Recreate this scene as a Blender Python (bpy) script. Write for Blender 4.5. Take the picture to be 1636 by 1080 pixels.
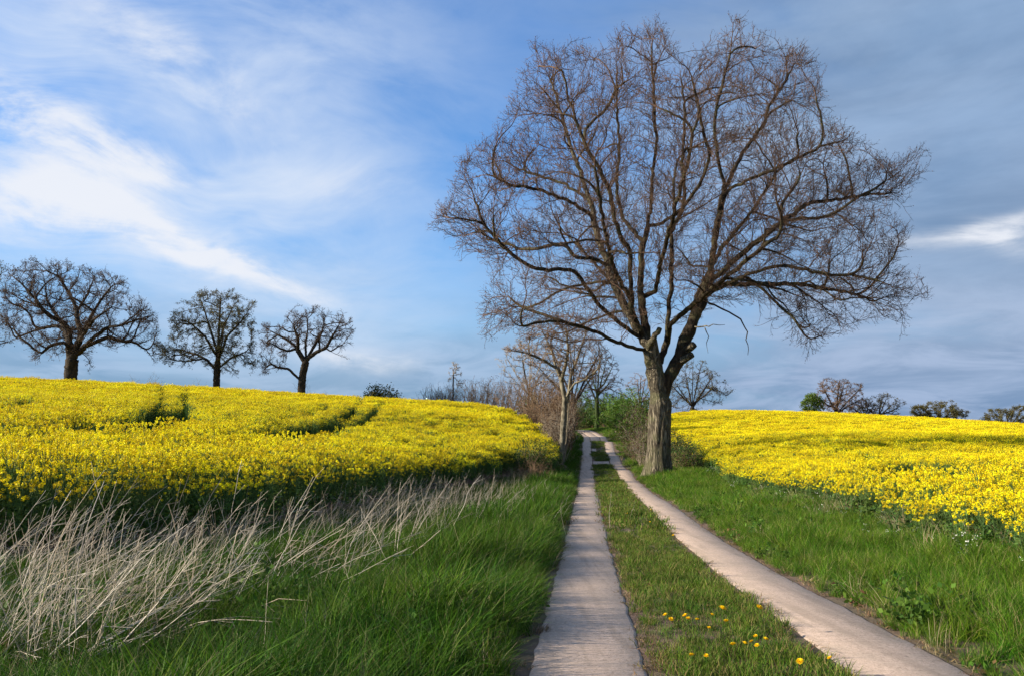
import bpy, math, random
import numpy as np
R = math.radians
rng = np.random.default_rng(7)
random.seed(7)
scene = bpy.context.scene
for o in list(bpy.data.objects):
    bpy.data.objects.remove(o)
COL = scene.collection

# ------------------------------------------------------------------ camera
EYE = 1.60
PITCH = math.atan((705 - 540) / 1284)
FPX = 1284.0
cam_d = bpy.data.cameras.new('camera')
cam_d.sensor_width = 36
cam_d.lens = 36 * FPX / 1636
cam_d.clip_start = 0.1
cam_d.clip_end = 5000
cam = bpy.data.objects.new('camera', cam_d)
COL.objects.link(cam)
cam.location = (0, 0, EYE)
cam.rotation_euler = (R(90) + PITCH, 0, 0)
scene.camera = cam

# ------------------------------------------------------------------ light
SUN_EL, SUN_AZ = R(20), R(-98)      # azimuth from +Y (view), clockwise positive
sd = (math.sin(SUN_AZ) * math.cos(SUN_EL), math.cos(SUN_AZ) * math.cos(SUN_EL), math.sin(SUN_EL))
sun_d = bpy.data.lights.new('sun', 'SUN')
sun_d.energy = 5.0
sun_d.angle = R(0.5)
sun_d.color = (1.0, 0.89, 0.71)
sun = bpy.data.objects.new('sun', sun_d)
COL.objects.link(sun)
sun.location = (-60, -10, 40)
from mathutils import Vector
sun.rotation_euler = Vector(sd).to_track_quat('Z', 'Y').to_euler()

vs = scene.view_settings
vs.view_transform = 'Standard'
vs.look = 'None'
vs.exposure = 1.08
vs.gamma = 1.0
vs.use_curve_mapping = False

SKY_STRENGTH = 0.10
world = bpy.data.worlds.new('World')
scene.world = world
world.use_nodes = True


class NT:
    """small helper to write node trees as expressions"""
    def __init__(s, tree):
        s.t = tree; s.n = tree.nodes; s.l = tree.links
        s.n.clear()
    def new(s, typ, **kw):
        nd = s.n.new(typ)
        for k, v in kw.items():
            setattr(nd, k, v)
        return nd
    def put(s, sock, v):
        if hasattr(v, 'is_output'):
            s.l.new(v, sock)
        else:
            sock.default_value = v
    def m(s, op, a, b=None, c=None, clamp=False):
        nd = s.new('ShaderNodeMath', operation=op, use_clamp=clamp)
        s.put(nd.inputs[0], a)
        if b is not None: s.put(nd.inputs[1], b)
        if c is not None: s.put(nd.inputs[2], c)
        return nd.outputs[0]
    def vm(s, op, a, b=None):
        nd = s.new('ShaderNodeVectorMath', operation=op)
        s.put(nd.inputs[0], a)
        if b is not None: s.put(nd.inputs[1], b)
        return nd.outputs['Value'] if op in ('DOT_PRODUCT', 'LENGTH', 'DISTANCE') else nd.outputs[0]
    def sstep(s, x, a, b):
        nd = s.new('ShaderNodeMapRange', interpolation_type='SMOOTHSTEP')
        s.put(nd.inputs['Value'], x)
        nd.inputs['From Min'].default_value = a
        nd.inputs['From Max'].default_value = b
        return nd.outputs[0]
    def noise(s, vec, scale, detail=4, rough=0.5, dist=0.0):
        nd = s.new('ShaderNodeTexNoise')
        if vec is not None: s.l.new(vec, nd.inputs['Vector'])
        nd.inputs['Scale'].default_value = scale
        nd.inputs['Detail'].default_value = detail
        nd.inputs['Roughness'].default_value = rough
        nd.inputs['Distortion'].default_value = dist
        return nd.outputs['Fac']
    def mix(s, f, a, b, blend='MIX'):
        nd = s.new('ShaderNodeMix', data_type='RGBA', blend_type=blend)
        s.put(nd.inputs[0], f)
        s.put(nd.inputs[6], a if hasattr(a, 'is_output') else (*a, 1.0))
        s.put(nd.inputs[7], b if hasattr(b, 'is_output') else (*b, 1.0))
        return nd.outputs[2]
    def mapping(s, vec, loc=(0, 0, 0), rot=(0, 0, 0), scl=(1, 1, 1)):
        nd = s.new('ShaderNodeMapping')
        s.l.new(vec, nd.inputs[0])
        nd.inputs['Location'].default_value = loc
        nd.inputs['Rotation'].default_value = rot
        nd.inputs['Scale'].default_value = scl
        return nd.outputs[0]
    def ramp(s, f, stops):
        nd = s.new('ShaderNodeValToRGB')
        s.put(nd.inputs[0], f)
        cr = nd.color_ramp
        while len(cr.elements) < len(stops): cr.elements.new(0.5)
        for e, (p, c) in zip(cr.elements, stops):
            e.position = p; e.color = (*c, 1)
        return nd.outputs[0]


def pxdir(px, py):
    xc, yc = (px - 818) / FPX, (540 - py) / FPX
    v = np.array([xc, math.cos(PITCH) - yc * math.sin(PITCH), math.sin(PITCH) + yc * math.cos(PITCH)])
    return v


def build_world():
    g = NT(world.node_tree)
    out = g.new('ShaderNodeOutputWorld')
    bg = g.new('ShaderNodeBackground')
    g.l.new(bg.outputs[0], out.inputs[0])
    sky = g.new('ShaderNodeTexSky', sky_type='NISHITA', sun_disc=False)
    sky.sun_elevation = SUN_EL
    sky.sun_rotation = SUN_AZ
    sky.altitude = 20
    sky.air_density = 1.3
    sky.dust_density = 0.4
    sky.ozone_density = 3.0
    tc = g.new('ShaderNodeTexCoord')
    d = tc.outputs['Generated']
    sep = g.new('ShaderNodeSeparateXYZ'); g.l.new(d, sep.inputs[0])
    x, y, z = sep.outputs
    zz = g.m('MAXIMUM', z, 0.0)
    k = g.m('DIVIDE', 1.0, g.m('ADD', zz, 0.16))
    cx, cy = g.m('MULTIPLY', x, k), g.m('MULTIPLY', y, k)
    com = g.new('ShaderNodeCombineXYZ'); g.l.new(cx, com.inputs[0]); g.l.new(cy, com.inputs[1])
    p = com.outputs[0]                       # cloud-deck coordinates
    S = 1.0 / SKY_STRENGTH / 2.12
    def c(r, gg, b): return (r * S, gg * S, b * S)
    base = g.mix(1.0, sky.outputs[0], (0.275, 0.65, 1.05), 'MULTIPLY')
    # thin veil, greyish stratus: denser to the right of the view (east of the lane)
    n_big = g.noise(p, 0.55, 5, 0.55, 0.4)
    n_mid = g.noise(p, 1.7, 6, 0.6, 0.6)
    side = g.m('ADD', g.m('MULTIPLY', x, 1.25), g.m('MULTIPLY', g.m('SUBTRACT', n_big, 0.5), 1.6))
    strat = g.sstep(g.m('ADD', side, g.m('MULTIPLY', g.m('SUBTRACT', n_mid, 0.5), 0.5)), -0.02, 0.46)
    streaks = g.noise(g.mapping(d, rot=(0, 0, 0), scl=(2.2, 2.2, 11.0)), 1.0, 5, 0.55, 0.3)
    grey = g.mix(g.sstep(g.m('ADD', g.m('MULTIPLY', streaks, .6), g.m('MULTIPLY', n_mid, .4)), 0.34, 0.66), c(0.125, 0.22, 0.38), c(0.285, 0.42, 0.63))
    col = g.mix(g.m('MULTIPLY', strat, 0.93), base, grey)
    # low bank along the horizon
    bank = g.sstep(g.m('ADD', z, g.m('MULTIPLY', g.m('SUBTRACT', streaks, 0.5), 0.16)), 0.25, 0.07)
    col = g.mix(g.m('MULTIPLY', bank, 0.85), col, g.mix(g.sstep(n_mid, .35, .65), c(0.215, 0.325, 0.52), c(0.385, 0.49, 0.70)))
    # cirrus streaks
    w0 = g.noise(d, 3.0, 3, 0.5)
    wv = g.new('ShaderNodeVectorMath', operation='ADD')
    g.l.new(d, wv.inputs[0])
    wn = g.new('ShaderNodeTexNoise'); g.l.new(d, wn.inputs['Vector']); wn.inputs['Scale'].default_value = 4.0
    ws = g.vm('SCALE', wn.outputs['Color']); g.n[-1].inputs['Scale'].default_value = 0.09
    g.l.new(ws, wv.inputs[1])
    dw = wv.outputs[0]
    wis = g.noise(g.mapping(dw, rot=(0, R(-24), 0), scl=(4.2, 2.4, 13.0)), 1.0, 8, 0.62, 0.6)
    soft = g.noise(g.mapping(dw, rot=(0, R(-30), 0), scl=(2.0, 1.5, 4.0)), 1.0, 5, 0.55, 0.2)
    left = g.sstep(x, 0.04, -0.34)
    veil = g.m('MULTIPLY', g.sstep(g.m('ADD', g.m('MULTIPLY', soft, .7), g.m('MULTIPLY', wis, .3)), 0.33, 0.66), g.m('ADD', 0.22, g.m('MULTIPLY', left, 0.74)))
    veil = g.m('MULTIPLY', veil, g.sstep(z, 0.03, 0.14))
    col = g.mix(veil, col, c(0.70, 0.80, 0.96))
    # brighter lit patches of cloud, each a soft stretched spot in the sky
    total = None
    for (px, py, wx, wy, tilt, amp) in ((30, 165, 110, 62, 20, .62), (150, 232, 130, 42, 12, .66), (240, 250, 60, 20, 10, .4), (30, 345, 120, 36, -6, .6), (160, 335, 90, 34, 10, .62), (240, 372, 110, 30, 12, .5), (440, 440, 110, 26, 14, .62), (340, 410, 90, 22, 14, .45),
                                        (190, 40, 150, 45, 30, .5), (330, 105, 110, 34, 35, .4), (1500, 393, 60, 17, 4, .5), (1572, 386, 42, 20, 35, .5), (1628, 362, 60, 18, -12, .55), (1900, 350, 200, 40, -4, .5), (-300, 260, 300, 60, 10, .6),
                                        (560, 300, 110, 30, 5, .35), (590, 575, 90, 22, 6, .5), (480, 560, 120, 20, 3, .35)):
        v = pxdir(px, py); v = v / np.linalg.norm(v)
        rt = np.cross(v, [0, 0, 1]); rt /= np.linalg.norm(rt)
        up = np.cross(rt, v)
        a = R(-tilt)
        e1 = (rt * math.cos(a) + up * math.sin(a)) * FPX / wx
        e2 = (-rt * math.sin(a) + up * math.cos(a)) * FPX / wy
        dv = g.vm('SUBTRACT', dw, tuple(v + 0.045))
        a1 = g.vm('DOT_PRODUCT', dv, tuple(e1)); a2 = g.vm('DOT_PRODUCT', dv, tuple(e2))
        q = g.m('ADD', g.m('MULTIPLY', a1, a1), g.m('MULTIPLY', a2, a2))
        f = g.m('MULTIPLY', g.m('POWER', 2.718, g.m('MULTIPLY', q, -0.8)), amp)
        total = f if total is None else g.m('ADD', total, f)
    tex = g.m('ADD', g.m('MULTIPLY', g.m('SUBTRACT', wis, .5), 2.6), g.m('MULTIPLY', g.m('SUBTRACT', soft, .5), 1.4))
    tex = g.m('ADD', tex, g.m('MULTIPLY', g.m('SUBTRACT', g.noise(g.mapping(dw, scl=(9, 9, 14)), 1.0, 8, .62, .3), .5), 1.9))
    tc_ = g.m('MINIMUM', total, 1.0)
    lit = g.sstep(g.m('MULTIPLY', tc_, g.m('ADD', 0.75, tex)), 0.08, 0.92)
    col = g.mix(g.m('MULTIPLY', lit, 0.94), col, c(0.86, 0.89, 0.96))
    g.l.new(col, bg.inputs[0])
    bg.inputs[1].default_value = SKY_STRENGTH


build_world()


# ------------------------------------------------------------------ helpers
def P(px, py, Z):
    """photo pixel + distance along the lens axis -> world point"""
    v = pxdir(px, py)
    return np.array([0, 0, EYE]) + v * Z


def mesh_obj(name, verts, faces, mat=None, parent=None, smooth=False, cols=None, mats=None, midx=None):
    """faces: list of (k,n) int arrays of tris or quads"""
    me = bpy.data.meshes.new(name)
    verts = np.asarray(verts, dtype=np.float32).reshape(-1, 3)
    if not isinstance(faces, (list, tuple)):
        faces = [faces]
    faces = [np.asarray(f, dtype=np.int32) for f in faces if len(f)]
    nl = sum(f.size for f in faces); npoly = sum(len(f) for f in faces)
    me.vertices.add(len(verts)); me.vertices.foreach_set('co', verts.ravel())
    me.loops.add(nl)
    me.loops.foreach_set('vertex_index', np.concatenate([f.ravel() for f in faces]) if faces else np.zeros(0, np.int32))
    me.polygons.add(npoly)
    tot = np.concatenate([np.full(len(f), f.shape[1], np.int32) for f in faces]) if faces else np.zeros(0, np.int32)
    st = np.zeros(npoly, np.int32); st[1:] = np.cumsum(tot)[:-1]
    me.polygons.foreach_set('loop_start', st)
    if smooth:
        me.polygons.foreach_set('use_smooth', np.ones(npoly, bool))
    for mm in (mats or ([mat] if mat else [])):
        me.materials.append(mm)
    if midx is not None:
        me.polygons.foreach_set('material_index', np.asarray(midx, np.int32))
    if cols is not None:
        at = me.color_attributes.new('col', 'FLOAT_COLOR', 'POINT')
        c4 = np.ones((len(verts), 4), np.float32); c4[:, :3] = cols
        at.data.foreach_set('color', c4.ravel())
    me.update(calc_edges=True)
    me.validate()
    o = bpy.data.objects.new(name, me)
    COL.objects.link(o)
    if parent is not None:
        o.parent = parent
        o.matrix_parent_inverse.identity()
        o.location = -np.array(parent.location)     # geometry is written in world space
    return o


def empty(name, loc, label, cat, group=None):
    o = bpy.data.objects.new(name, None)
    COL.objects.link(o)
    o.location = loc
    o.empty_display_size = 0.3
    tag(o, label, cat, group)
    return o


def tag(o, label=None, cat=None, group=None, kind=None):
    if label: o['label'] = label
    if cat: o['category'] = cat
    if group: o['group'] = group
    if kind: o['kind'] = kind
    return o


def in_poly(pts, poly):
    x, y = pts[:, 0], pts[:, 1]
    ins = np.zeros(len(pts), bool)
    n = len(poly)
    for i in range(n):
        x0, y0 = poly[i]; x1, y1 = poly[(i + 1) % n]
        if y0 == y1: continue
        c = ((y0 > y) != (y1 > y)) & (x < (x1 - x0) * (y - y0) / (y1 - y0) + x0)
        ins ^= c
    return ins


def dist_poly(pts, poly, closed=True):
    d = np.full(len(pts), 1e9)
    n = len(poly)
    for i in range(n if closed else n - 1):
        a = np.array(poly[i], float); b = np.array(poly[(i + 1) % n], float)
        ab = b - a
        t = np.clip(((pts - a) @ ab) / max(ab @ ab, 1e-9), 0, 1)
        d = np.minimum(d, np.linalg.norm(pts - a - t[:, None] * ab, axis=1))
    return d


_ph = rng.uniform(0, 6.28, (3, 8)); _fr = rng.uniform(-1, 1, (2, 3, 8))
def wob(x, y, f=1.0, k=0):
    """cheap smooth noise in about -1..1"""
    s = 0
    for i in range(8):
        s = s + np.sin(f * (_fr[0, k, i] * x + _fr[1, k, i] * y) * 2.2 + _ph[k, i])
    return s / 4.0


# ------------------------------------------------------------------ materials
def mat_new(name):
    m = bpy.data.materials.new(name); m.use_nodes = True
    return m, NT(m.node_tree)


def leaf_mat(name, cols, trans=0.35, rough=0.55, spec=0.25, noise_scale=None, attr=False, patch=0.0):
    """thin plant matter: diffuse + light passing through, colour varied from plant to plant"""
    m, g = mat_new(name)
    out = g.new('ShaderNodeOutputMaterial')
    oi = g.new('ShaderNodeObjectInfo')
    if attr:
        at = g.new('ShaderNodeAttribute', attribute_name='col')
        base = at.outputs['Color']
        hs = g.new('ShaderNodeHueSaturation')
        pn = g.noise(g.new('ShaderNodeNewGeometry').outputs['Position'], 0.9, 3, .6)
        pv = g.m('MULTIPLY', g.m('SUBTRACT', pn, .5), patch)
        g.put(hs.inputs['Hue'], g.m('SUBTRACT', g.m('ADD', 0.485, g.m('MULTIPLY', oi.outputs['Random'], 0.03)), g.m('MULTIPLY', pv, .09)))
        g.put(hs.inputs['Value'], g.m('ADD', g.m('ADD', 0.80, g.m('MULTIPLY', oi.outputs['Random'], 0.42)), g.m('MULTIPLY', pv, 1.1)))
        g.l.new(base, hs.inputs['Color'])
        base = hs.outputs[0]
    else:
        geo = g.new('ShaderNodeNewGeometry')
        n = g.noise(geo.outputs['Position'], noise_scale or 3.0, 2)
        base = g.ramp(g.m('ADD', g.m('MULTIPLY', n, .8), g.m('MULTIPLY', g.m('SUBTRACT', oi.outputs['Random'], .5), .25)), [(0.25 + .5 * i / max(1, len(cols) - 1), c) for i, c in enumerate(cols)])
    pr = g.new('ShaderNodeBsdfPrincipled')
    g.l.new(base, pr.inputs['Base Color'])
    pr.inputs['Roughness'].default_value = rough
    pr.inputs['Specular IOR Level'].default_value = spec
    tr = g.new('ShaderNodeBsdfTranslucent'); g.l.new(base, tr.inputs[0])
    mx = g.new('ShaderNodeMixShader'); mx.inputs[0].default_value = trans
    g.l.new(pr.outputs[0], mx.inputs[1]); g.l.new(tr.outputs[0], mx.inputs[2])
    g.l.new(mx.outputs[0], out.inputs[0])
    return m


def bark_mat(name, dark, light, scale=6.0, zs=0.22, bump=0.6, moss=None, ridged=False):
    m, g = mat_new(name)
    out = g.new('ShaderNodeOutputMaterial')
    pr = g.new('ShaderNodeBsdfPrincipled')
    geo = g.new('ShaderNodeNewGeometry')
    v = g.mapping(geo.outputs['Position'], scl=(1, 1, zs))
    n1 = g.noise(v, scale, 5, 0.65, 0.4)
    n2 = g.noise(geo.outputs['Position'], 0.7, 3)
    if ridged:
        v2 = g.mapping(geo.outputs['Position'], scl=(1, 1, zs * .8))
        n1 = g.m('ADD', g.m('MULTIPLY', g.m('ABSOLUTE', g.m('SUBTRACT', g.noise(v2, scale * 1.1, 4, .6, .3), .5)), 3.2), g.m('MULTIPLY', n1, .35))
    col = g.ramp(n1, [(0.30 if ridged else 0.38, dark), (0.62 if ridged else 0.60, light)])
    col = g.mix(g.m('MULTIPLY', n2, .5), col, tuple(0.6 * c for c in light))
    if moss:
        col = g.mix(g.m('MULTIPLY', g.sstep(g.noise(geo.outputs['Position'], 1.6, 4), .45, .7), .6), col, moss)
    g.l.new(col, pr.inputs['Base Color'])
    pr.inputs['Roughness'].default_value = 0.9
    pr.inputs['Specular IOR Level'].default_value = 0.15
    bp = g.new('ShaderNodeBump'); bp.inputs['Strength'].default_value = bump; bp.inputs['Distance'].default_value = 0.14
    g.l.new(n1, bp.inputs['Height']); g.l.new(bp.outputs[0], pr.inputs['Normal'])
    g.l.new(pr.outputs[0], out.inputs[0])
    return m


M = {}
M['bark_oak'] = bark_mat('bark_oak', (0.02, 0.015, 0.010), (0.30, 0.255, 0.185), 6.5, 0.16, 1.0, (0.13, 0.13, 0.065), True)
M['bark_limb_backlit'] = bark_mat('bark_limb_backlit', (0.010, 0.007, 0.005), (0.060, 0.044, 0.029), 7.0, 0.3, 0.8, (0.10, 0.095, 0.045))  # oak bark darkened for the limbs, their backlit shade put into the colour
M['bark_dark'] = bark_mat('bark_dark', (0.014, 0.011, 0.008), (0.06, 0.046, 0.034), 5.0, 0.25)
M['bark_ivy'] = bark_mat('bark_ivy', (0.014, 0.02, 0.007), (0.05, 0.075, 0.02), 6.0, 0.8, 0.6)
M['bark_pale'] = bark_mat('bark_pale', (0.04, 0.033, 0.022), (0.25, 0.22, 0.16), 6.0, 0.4, 0.5)
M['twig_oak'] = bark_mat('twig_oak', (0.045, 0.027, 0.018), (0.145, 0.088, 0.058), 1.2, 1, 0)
M['twig_dark'] = bark_mat('twig_dark', (0.022, 0.015, 0.011), (0.075, 0.05, 0.035), 1.0, 1, 0)
M['twig_brown'] = bark_mat('twig_brown', (0.11, 0.07, 0.042), (0.28, 0.185, 0.115), 1.0, 1, 0)
M['twig_pale'] = bark_mat('twig_pale', (0.20, 0.16, 0.12), (0.36, 0.30, 0.23), 1.0, 1, 0)
M['wood_cut'] = bark_mat('wood_cut', (0.30, 0.21, 0.12), (0.55, 0.42, 0.27), 9.0, 1, 0.3)
M['leaf_green'] = leaf_mat('leaf_green', [(0.05, 0.085, 0.010), (0.11, 0.175, 0.016), (0.16, 0.225, 0.025)])
M['leaf_bright'] = leaf_mat('leaf_bright', [(0.08, 0.17, 0.02), (0.15, 0.27, 0.03)])
M['leaf_dark'] = leaf_mat('leaf_dark', [(0.015, 0.04, 0.010), (0.04, 0.085, 0.016)])
M['leaf_olive'] = leaf_mat('leaf_olive', [(0.075, 0.065, 0.015), (0.16, 0.14, 0.035)])
M['leaf_rust'] = leaf_mat('leaf_rust', [(0.06, 0.035, 0.02), (0.13, 0.075, 0.042)])
M['bud'] = leaf_mat('bud', [(0.07, 0.035, 0.018), (0.16, 0.085, 0.045)], .15)
M['plant'] = leaf_mat('plant', None, 0.28, 0.6, 0.12, attr=True, patch=1.0)
M['petal'] = leaf_mat('petal', None, 0.30, 0.6, 0.15, attr=True)
M['straw'] = leaf_mat('straw', [(0.36, 0.29, 0.21), (0.55, 0.48, 0.39), (0.70, 0.645, 0.565)], 0.06, 0.6, 0.25, 1.5)
M['dandelion'] = leaf_mat('dandelion', [(0.84, 0.54, 0.01), (0.88, 0.62, 0.012)], 0.2, 0.6, 0.1)


def soil_material():
    m, g = mat_new('soil')
    out = g.new('ShaderNodeOutputMaterial'); pr = g.new('ShaderNodeBsdfPrincipled')
    geo = g.new('ShaderNodeNewGeometry'); pos = geo.outputs['Position']
    n = g.noise(pos, 9.0, 6, 0.65); n2 = g.noise(pos, 0.5, 4)
    col = g.ramp(n, [(0.3, (0.075, 0.045, 0.03)), (0.7, (0.22, 0.135, 0.09))])
    col = g.mix(g.m('MULTIPLY', g.sstep(n2, .42, .62), .6), col, (0.085, 0.075, 0.035))
    g.l.new(col, pr.inputs['Base Color'])
    pr.inputs['Roughness'].default_value = 0.95
    bp = g.new('ShaderNodeBump'); bp.inputs['Strength'].default_value = 0.8; bp.inputs['Distance'].default_value = 0.05
    g.l.new(g.noise(pos, 30, 5, .7), bp.inputs['Height']); g.l.new(bp.outputs[0], pr.inputs['Normal'])
    g.l.new(pr.outputs[0], out.inputs[0])
    return m


def concrete_material():
    m, g = mat_new('concrete')
    out = g.new('ShaderNodeOutputMaterial'); pr = g.new('ShaderNodeBsdfPrincipled')
    geo = g.new('ShaderNodeNewGeometry'); pos = geo.outputs['Position']
    fine = g.m('ADD', g.m('MULTIPLY', g.noise(pos, 85, 3, 0.7), .6), g.m('MULTIPLY', g.noise(pos, 28, 3, 0.7), .4))
    mid = g.noise(pos, 2.2, 5, 0.6)
    broom = g.noise(g.mapping(pos, rot=(0, 0, R(-5)), scl=(1.6, 26, 1)), 1.0, 4, 0.6, 0.4)
    col = g.ramp(fine, [(0.34, (0.10, 0.075, 0.058)), (0.45, (0.43, 0.315, 0.24)), (0.66, (0.64, 0.485, 0.385))])
    col = g.mix(g.m('MULTIPLY', g.sstep(mid, .40, .72), .5), col, (0.33, 0.26, 0.20))
    col = g.mix(g.m('MULTIPLY', g.sstep(broom, .52, .70), .38), col, (0.25, 0.20, 0.16))
    along = g.noise(g.mapping(pos, rot=(0, 0, R(5.3)), scl=(5.5, .35, 1)), 1.0, 4, .6, .3)
    col = g.mix(g.m('MULTIPLY', g.sstep(along, .48, .68), .42), col, (0.23, 0.175, 0.13))
    spots = g.noise(pos, 14, 4, .7)
    col = g.mix(g.m('MULTIPLY', g.sstep(spots, .62, .72), .6), col, (0.14, 0.115, 0.08))
    g.l.new(col, pr.inputs['Base Color'])
    pr.inputs['Roughness'].default_value = 0.88
    pr.inputs['Specular IOR Level'].default_value = 0.25
    h = g.m('ADD', g.m('MULTIPLY', fine, .5), g.m('MULTIPLY', broom, .8))
    bp = g.new('ShaderNodeBump'); bp.inputs['Strength'].default_value = 0.55; bp.inputs['Distance'].default_value = 0.012
    g.l.new(h, bp.inputs['Height']); g.l.new(bp.outputs[0], pr.inputs['Normal'])
    g.l.new(pr.outputs[0], out.inputs[0])
    return m


M['soil'] = soil_material()
M['concrete'] = concrete_material()

# ------------------------------------------------------------------ terrain
def lane_x(Y):
    """x of the centre of the left wheel strip at distance Y"""
    Y = np.asarray(Y, float)
    far = np.maximum(Y - 108, 0)
    return 0.0925 * Y - 0.025 - 0.0040 * far ** 2


STRIP = 0.43          # half width of a wheel strip
GAUGE = 2.2           # centre to centre
CROP_L, CROP_R = 1.22, 0.92

ctrl = []
def cp(X, Y, z): ctrl.append((X, Y, z))
# the lane (eye-relative heights measured from strip widths)
for Y, z in ((-6, -1.50), (0, -1.52), (5.5, -1.57), (11, -1.78), (18, -1.90), (26, -1.93), (35, -2.03), (44, -2.03), (53, -1.85), (62, -1.62), (76, -1.05), (91, -0.40), (104, 0.18), (118, 0.85), (135, 1.9)):
    for dx in (-0.8, 1.1, 3.0):
        cp(float(lane_x(Y)) + dx, Y, z + EYE)
# left verge and field edge
for X, Y, z in ((-3, 5, -1.55), (-7.2, 11.3, -1.45), (-5.4, 13.3, -1.5), (-4.8, 19.6, -1.6), (-2.9, 32, -1.72), (0.4, 43, -1.5),
                (2.0, 52, -0.55), (1.6, 64, 0.3), (1.0, 80, 1.55), (-1.5, 95, 2.2), (-12, 5, -1.4), (-16, 12, -1.25), (-30, 5, -1.2)):
    cp(X, Y, z + EYE)
# left hill: crest heights from the photo's skyline, less the crop
for px, py, Z in ((0, 607, 92), (300, 619, 92), (570, 636, 90), (700, 644, 88), (800, 651, 82), (-300, 602, 95)):
    p = P(px, py, Z); cp(p[0], p[1], p[2] - CROP_L)
    q = P(px, py, Z + 35); cp(q[0], q[1], p[2] - CROP_L - 1.0)
    q = P(px, py, Z + 110); cp(q[0], q[1], p[2] - CROP_L - 7)
for px, py, Z in ((150, 655, 30), (0, 662, 24), (420, 672, 34), (300, 634, 58), (600, 664, 52), (740, 686, 52), (0, 628, 55), (640, 650, 70), (800, 700, 50)):
    p = P(px, py, Z); cp(p[0], p[1], p[2] - CROP_L)
# right verge and field
for X, Y, z in ((6, 5, -1.6), (7.1, 11.2, -1.72), (7.0, 15.5, -1.78), (8.2, 24.3, -1.85), (10.2, 45, -1.72), (16, 8, -1.7), (13, 14, -1.62), (30, 8, -1.7), (8.2, 44, -1.62),
                (11.5, 60, -1.0), (14, 85, 0.3), (15, 104, 1.2)):
    cp(X, Y, z + EYE)
for px, py, Z in ((1100, 657, 122), (1220, 659, 124), (1350, 663, 125), (1500, 672, 125), (1640, 683, 125), (1900, 700, 130)):
    p = P(px, py, Z); cp(p[0], p[1], p[2] - CROP_R)
    q = P(px, py, Z + 35); cp(q[0], q[1], p[2] - CROP_R - 1.2)
    q = P(px, py, Z + 110); cp(q[0], q[1], p[2] - CROP_R - 8)
for px, py, Z in ((1636, 744, 20), (1400, 738, 22), (1636, 708, 44), (1350, 702, 48), (1200, 694, 62), (1350, 680, 80), (1636, 694, 75)):
    p = P(px, py, Z); cp(p[0], p[1], p[2] - CROP_R)
ctrl = np.array(ctrl)


def tps(r2):
    return 0.5 * r2 * np.log(r2 + 1e-9)


def fit_tps(pts, lam=6.0):
    n = len(pts); xy = pts[:, :2]
    K = tps(((xy[:, None] - xy[None]) ** 2).sum(-1)) + lam * np.eye(n)
    Q = np.c_[np.ones(n), xy]
    A = np.zeros((n + 3, n + 3)); A[:n, :n] = K; A[:n, n:] = Q; A[n:, :n] = Q.T
    return np.linalg.solve(A, np.r_[pts[:, 2], 0, 0, 0])


_w = fit_tps(ctrl)


def raw_h(X, Y):
    X = np.atleast_1d(np.asarray(X, float)); Y = np.atleast_1d(np.asarray(Y, float))
    sh = X.shape; X = X.ravel(); Y = Y.ravel()
    out = np.zeros(len(X))
    for s in range(0, len(X), 20000):
        xs, ys = X[s:s + 20000], Y[s:s + 20000]
        r2 = (xs[:, None] - ctrl[:, 0]) ** 2 + (ys[:, None] - ctrl[:, 1]) ** 2
        out[s:s + 20000] = tps(r2) @ _w[:-3] + _w[-3] + _w[-2] * xs + _w[-1] * ys
    return out.reshape(sh)


def ground_h(X, Y):
    """terrain height; blends to a rolling plain in the far distance, lane levelled across"""
    X = np.atleast_1d(np.asarray(X, float)); Y = np.atleast_1d(np.asarray(Y, float))
    h = raw_h(X, Y)
    d = np.sqrt(X ** 2 + (Y - 60) ** 2)
    w = np.clip((d - 190) / 120, 0, 1); w = w * w * (3 - 2 * w)
    h = h * (1 - w) + (-6.0) * w
    # level the lane across its width
    t = X - lane_x(Y)
    wl = np.clip(1 - (np.abs(t - GAUGE / 2) - 1.7) / 1.2, 0, 1); wl = wl * wl * (3 - 2 * wl)
    wl = wl * np.clip((150 - Y) / 10, 0, 1)
    sel = wl > 0
    if sel.any():
        hc = raw_h(lane_x(Y[sel]) + GAUGE / 2, Y[sel])
        h[sel] = h[sel] * (1 - wl[sel]) + hc * wl[sel]
    # low bank of turf on the left verge
    return h


def build_ground():
    ys = np.concatenate([np.arange(-12, 30, .4), np.arange(30, 160, .8), np.arange(160, 330, 6), np.geomspace(330, 3000, 18)])
    xs_in = np.concatenate([np.arange(-14, 22, .4)])
    xs = np.concatenate([-np.geomspace(3000, 150, 16), np.arange(-144, -60, 6), np.arange(-58, -14, 1.0), xs_in, np.arange(22, 75, 1.0), np.arange(76, 150, 6), np.geomspace(152, 3000, 16)])
    X, Y = np.meshgrid(xs, ys)
    H = ground_h(X.ravel(), Y.ravel())
    tt = np.abs(X.ravel() - lane_x(Y.ravel()) - GAUGE / 2)
    H += 0.02 * wob(X.ravel(), Y.ravel(), 5.0, 0) * np.clip((tt - 2.2) / 1.5, 0, 1)
    V = np.c_[X.ravel(), Y.ravel(), H]
    nx, ny = len(xs), len(ys)
    i = np.arange(nx * ny).reshape(ny, nx)
    F = np.stack([i[:-1, :-1], i[:-1, 1:], i[1:, 1:], i[1:, :-1]], -1).reshape(-1, 4)
    o = mesh_obj('ground', V, F, M['soil'], smooth=True)
    tag(o, kind='structure', label='rolling brown and green farmland under the crops and grass')


build_ground()


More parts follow.
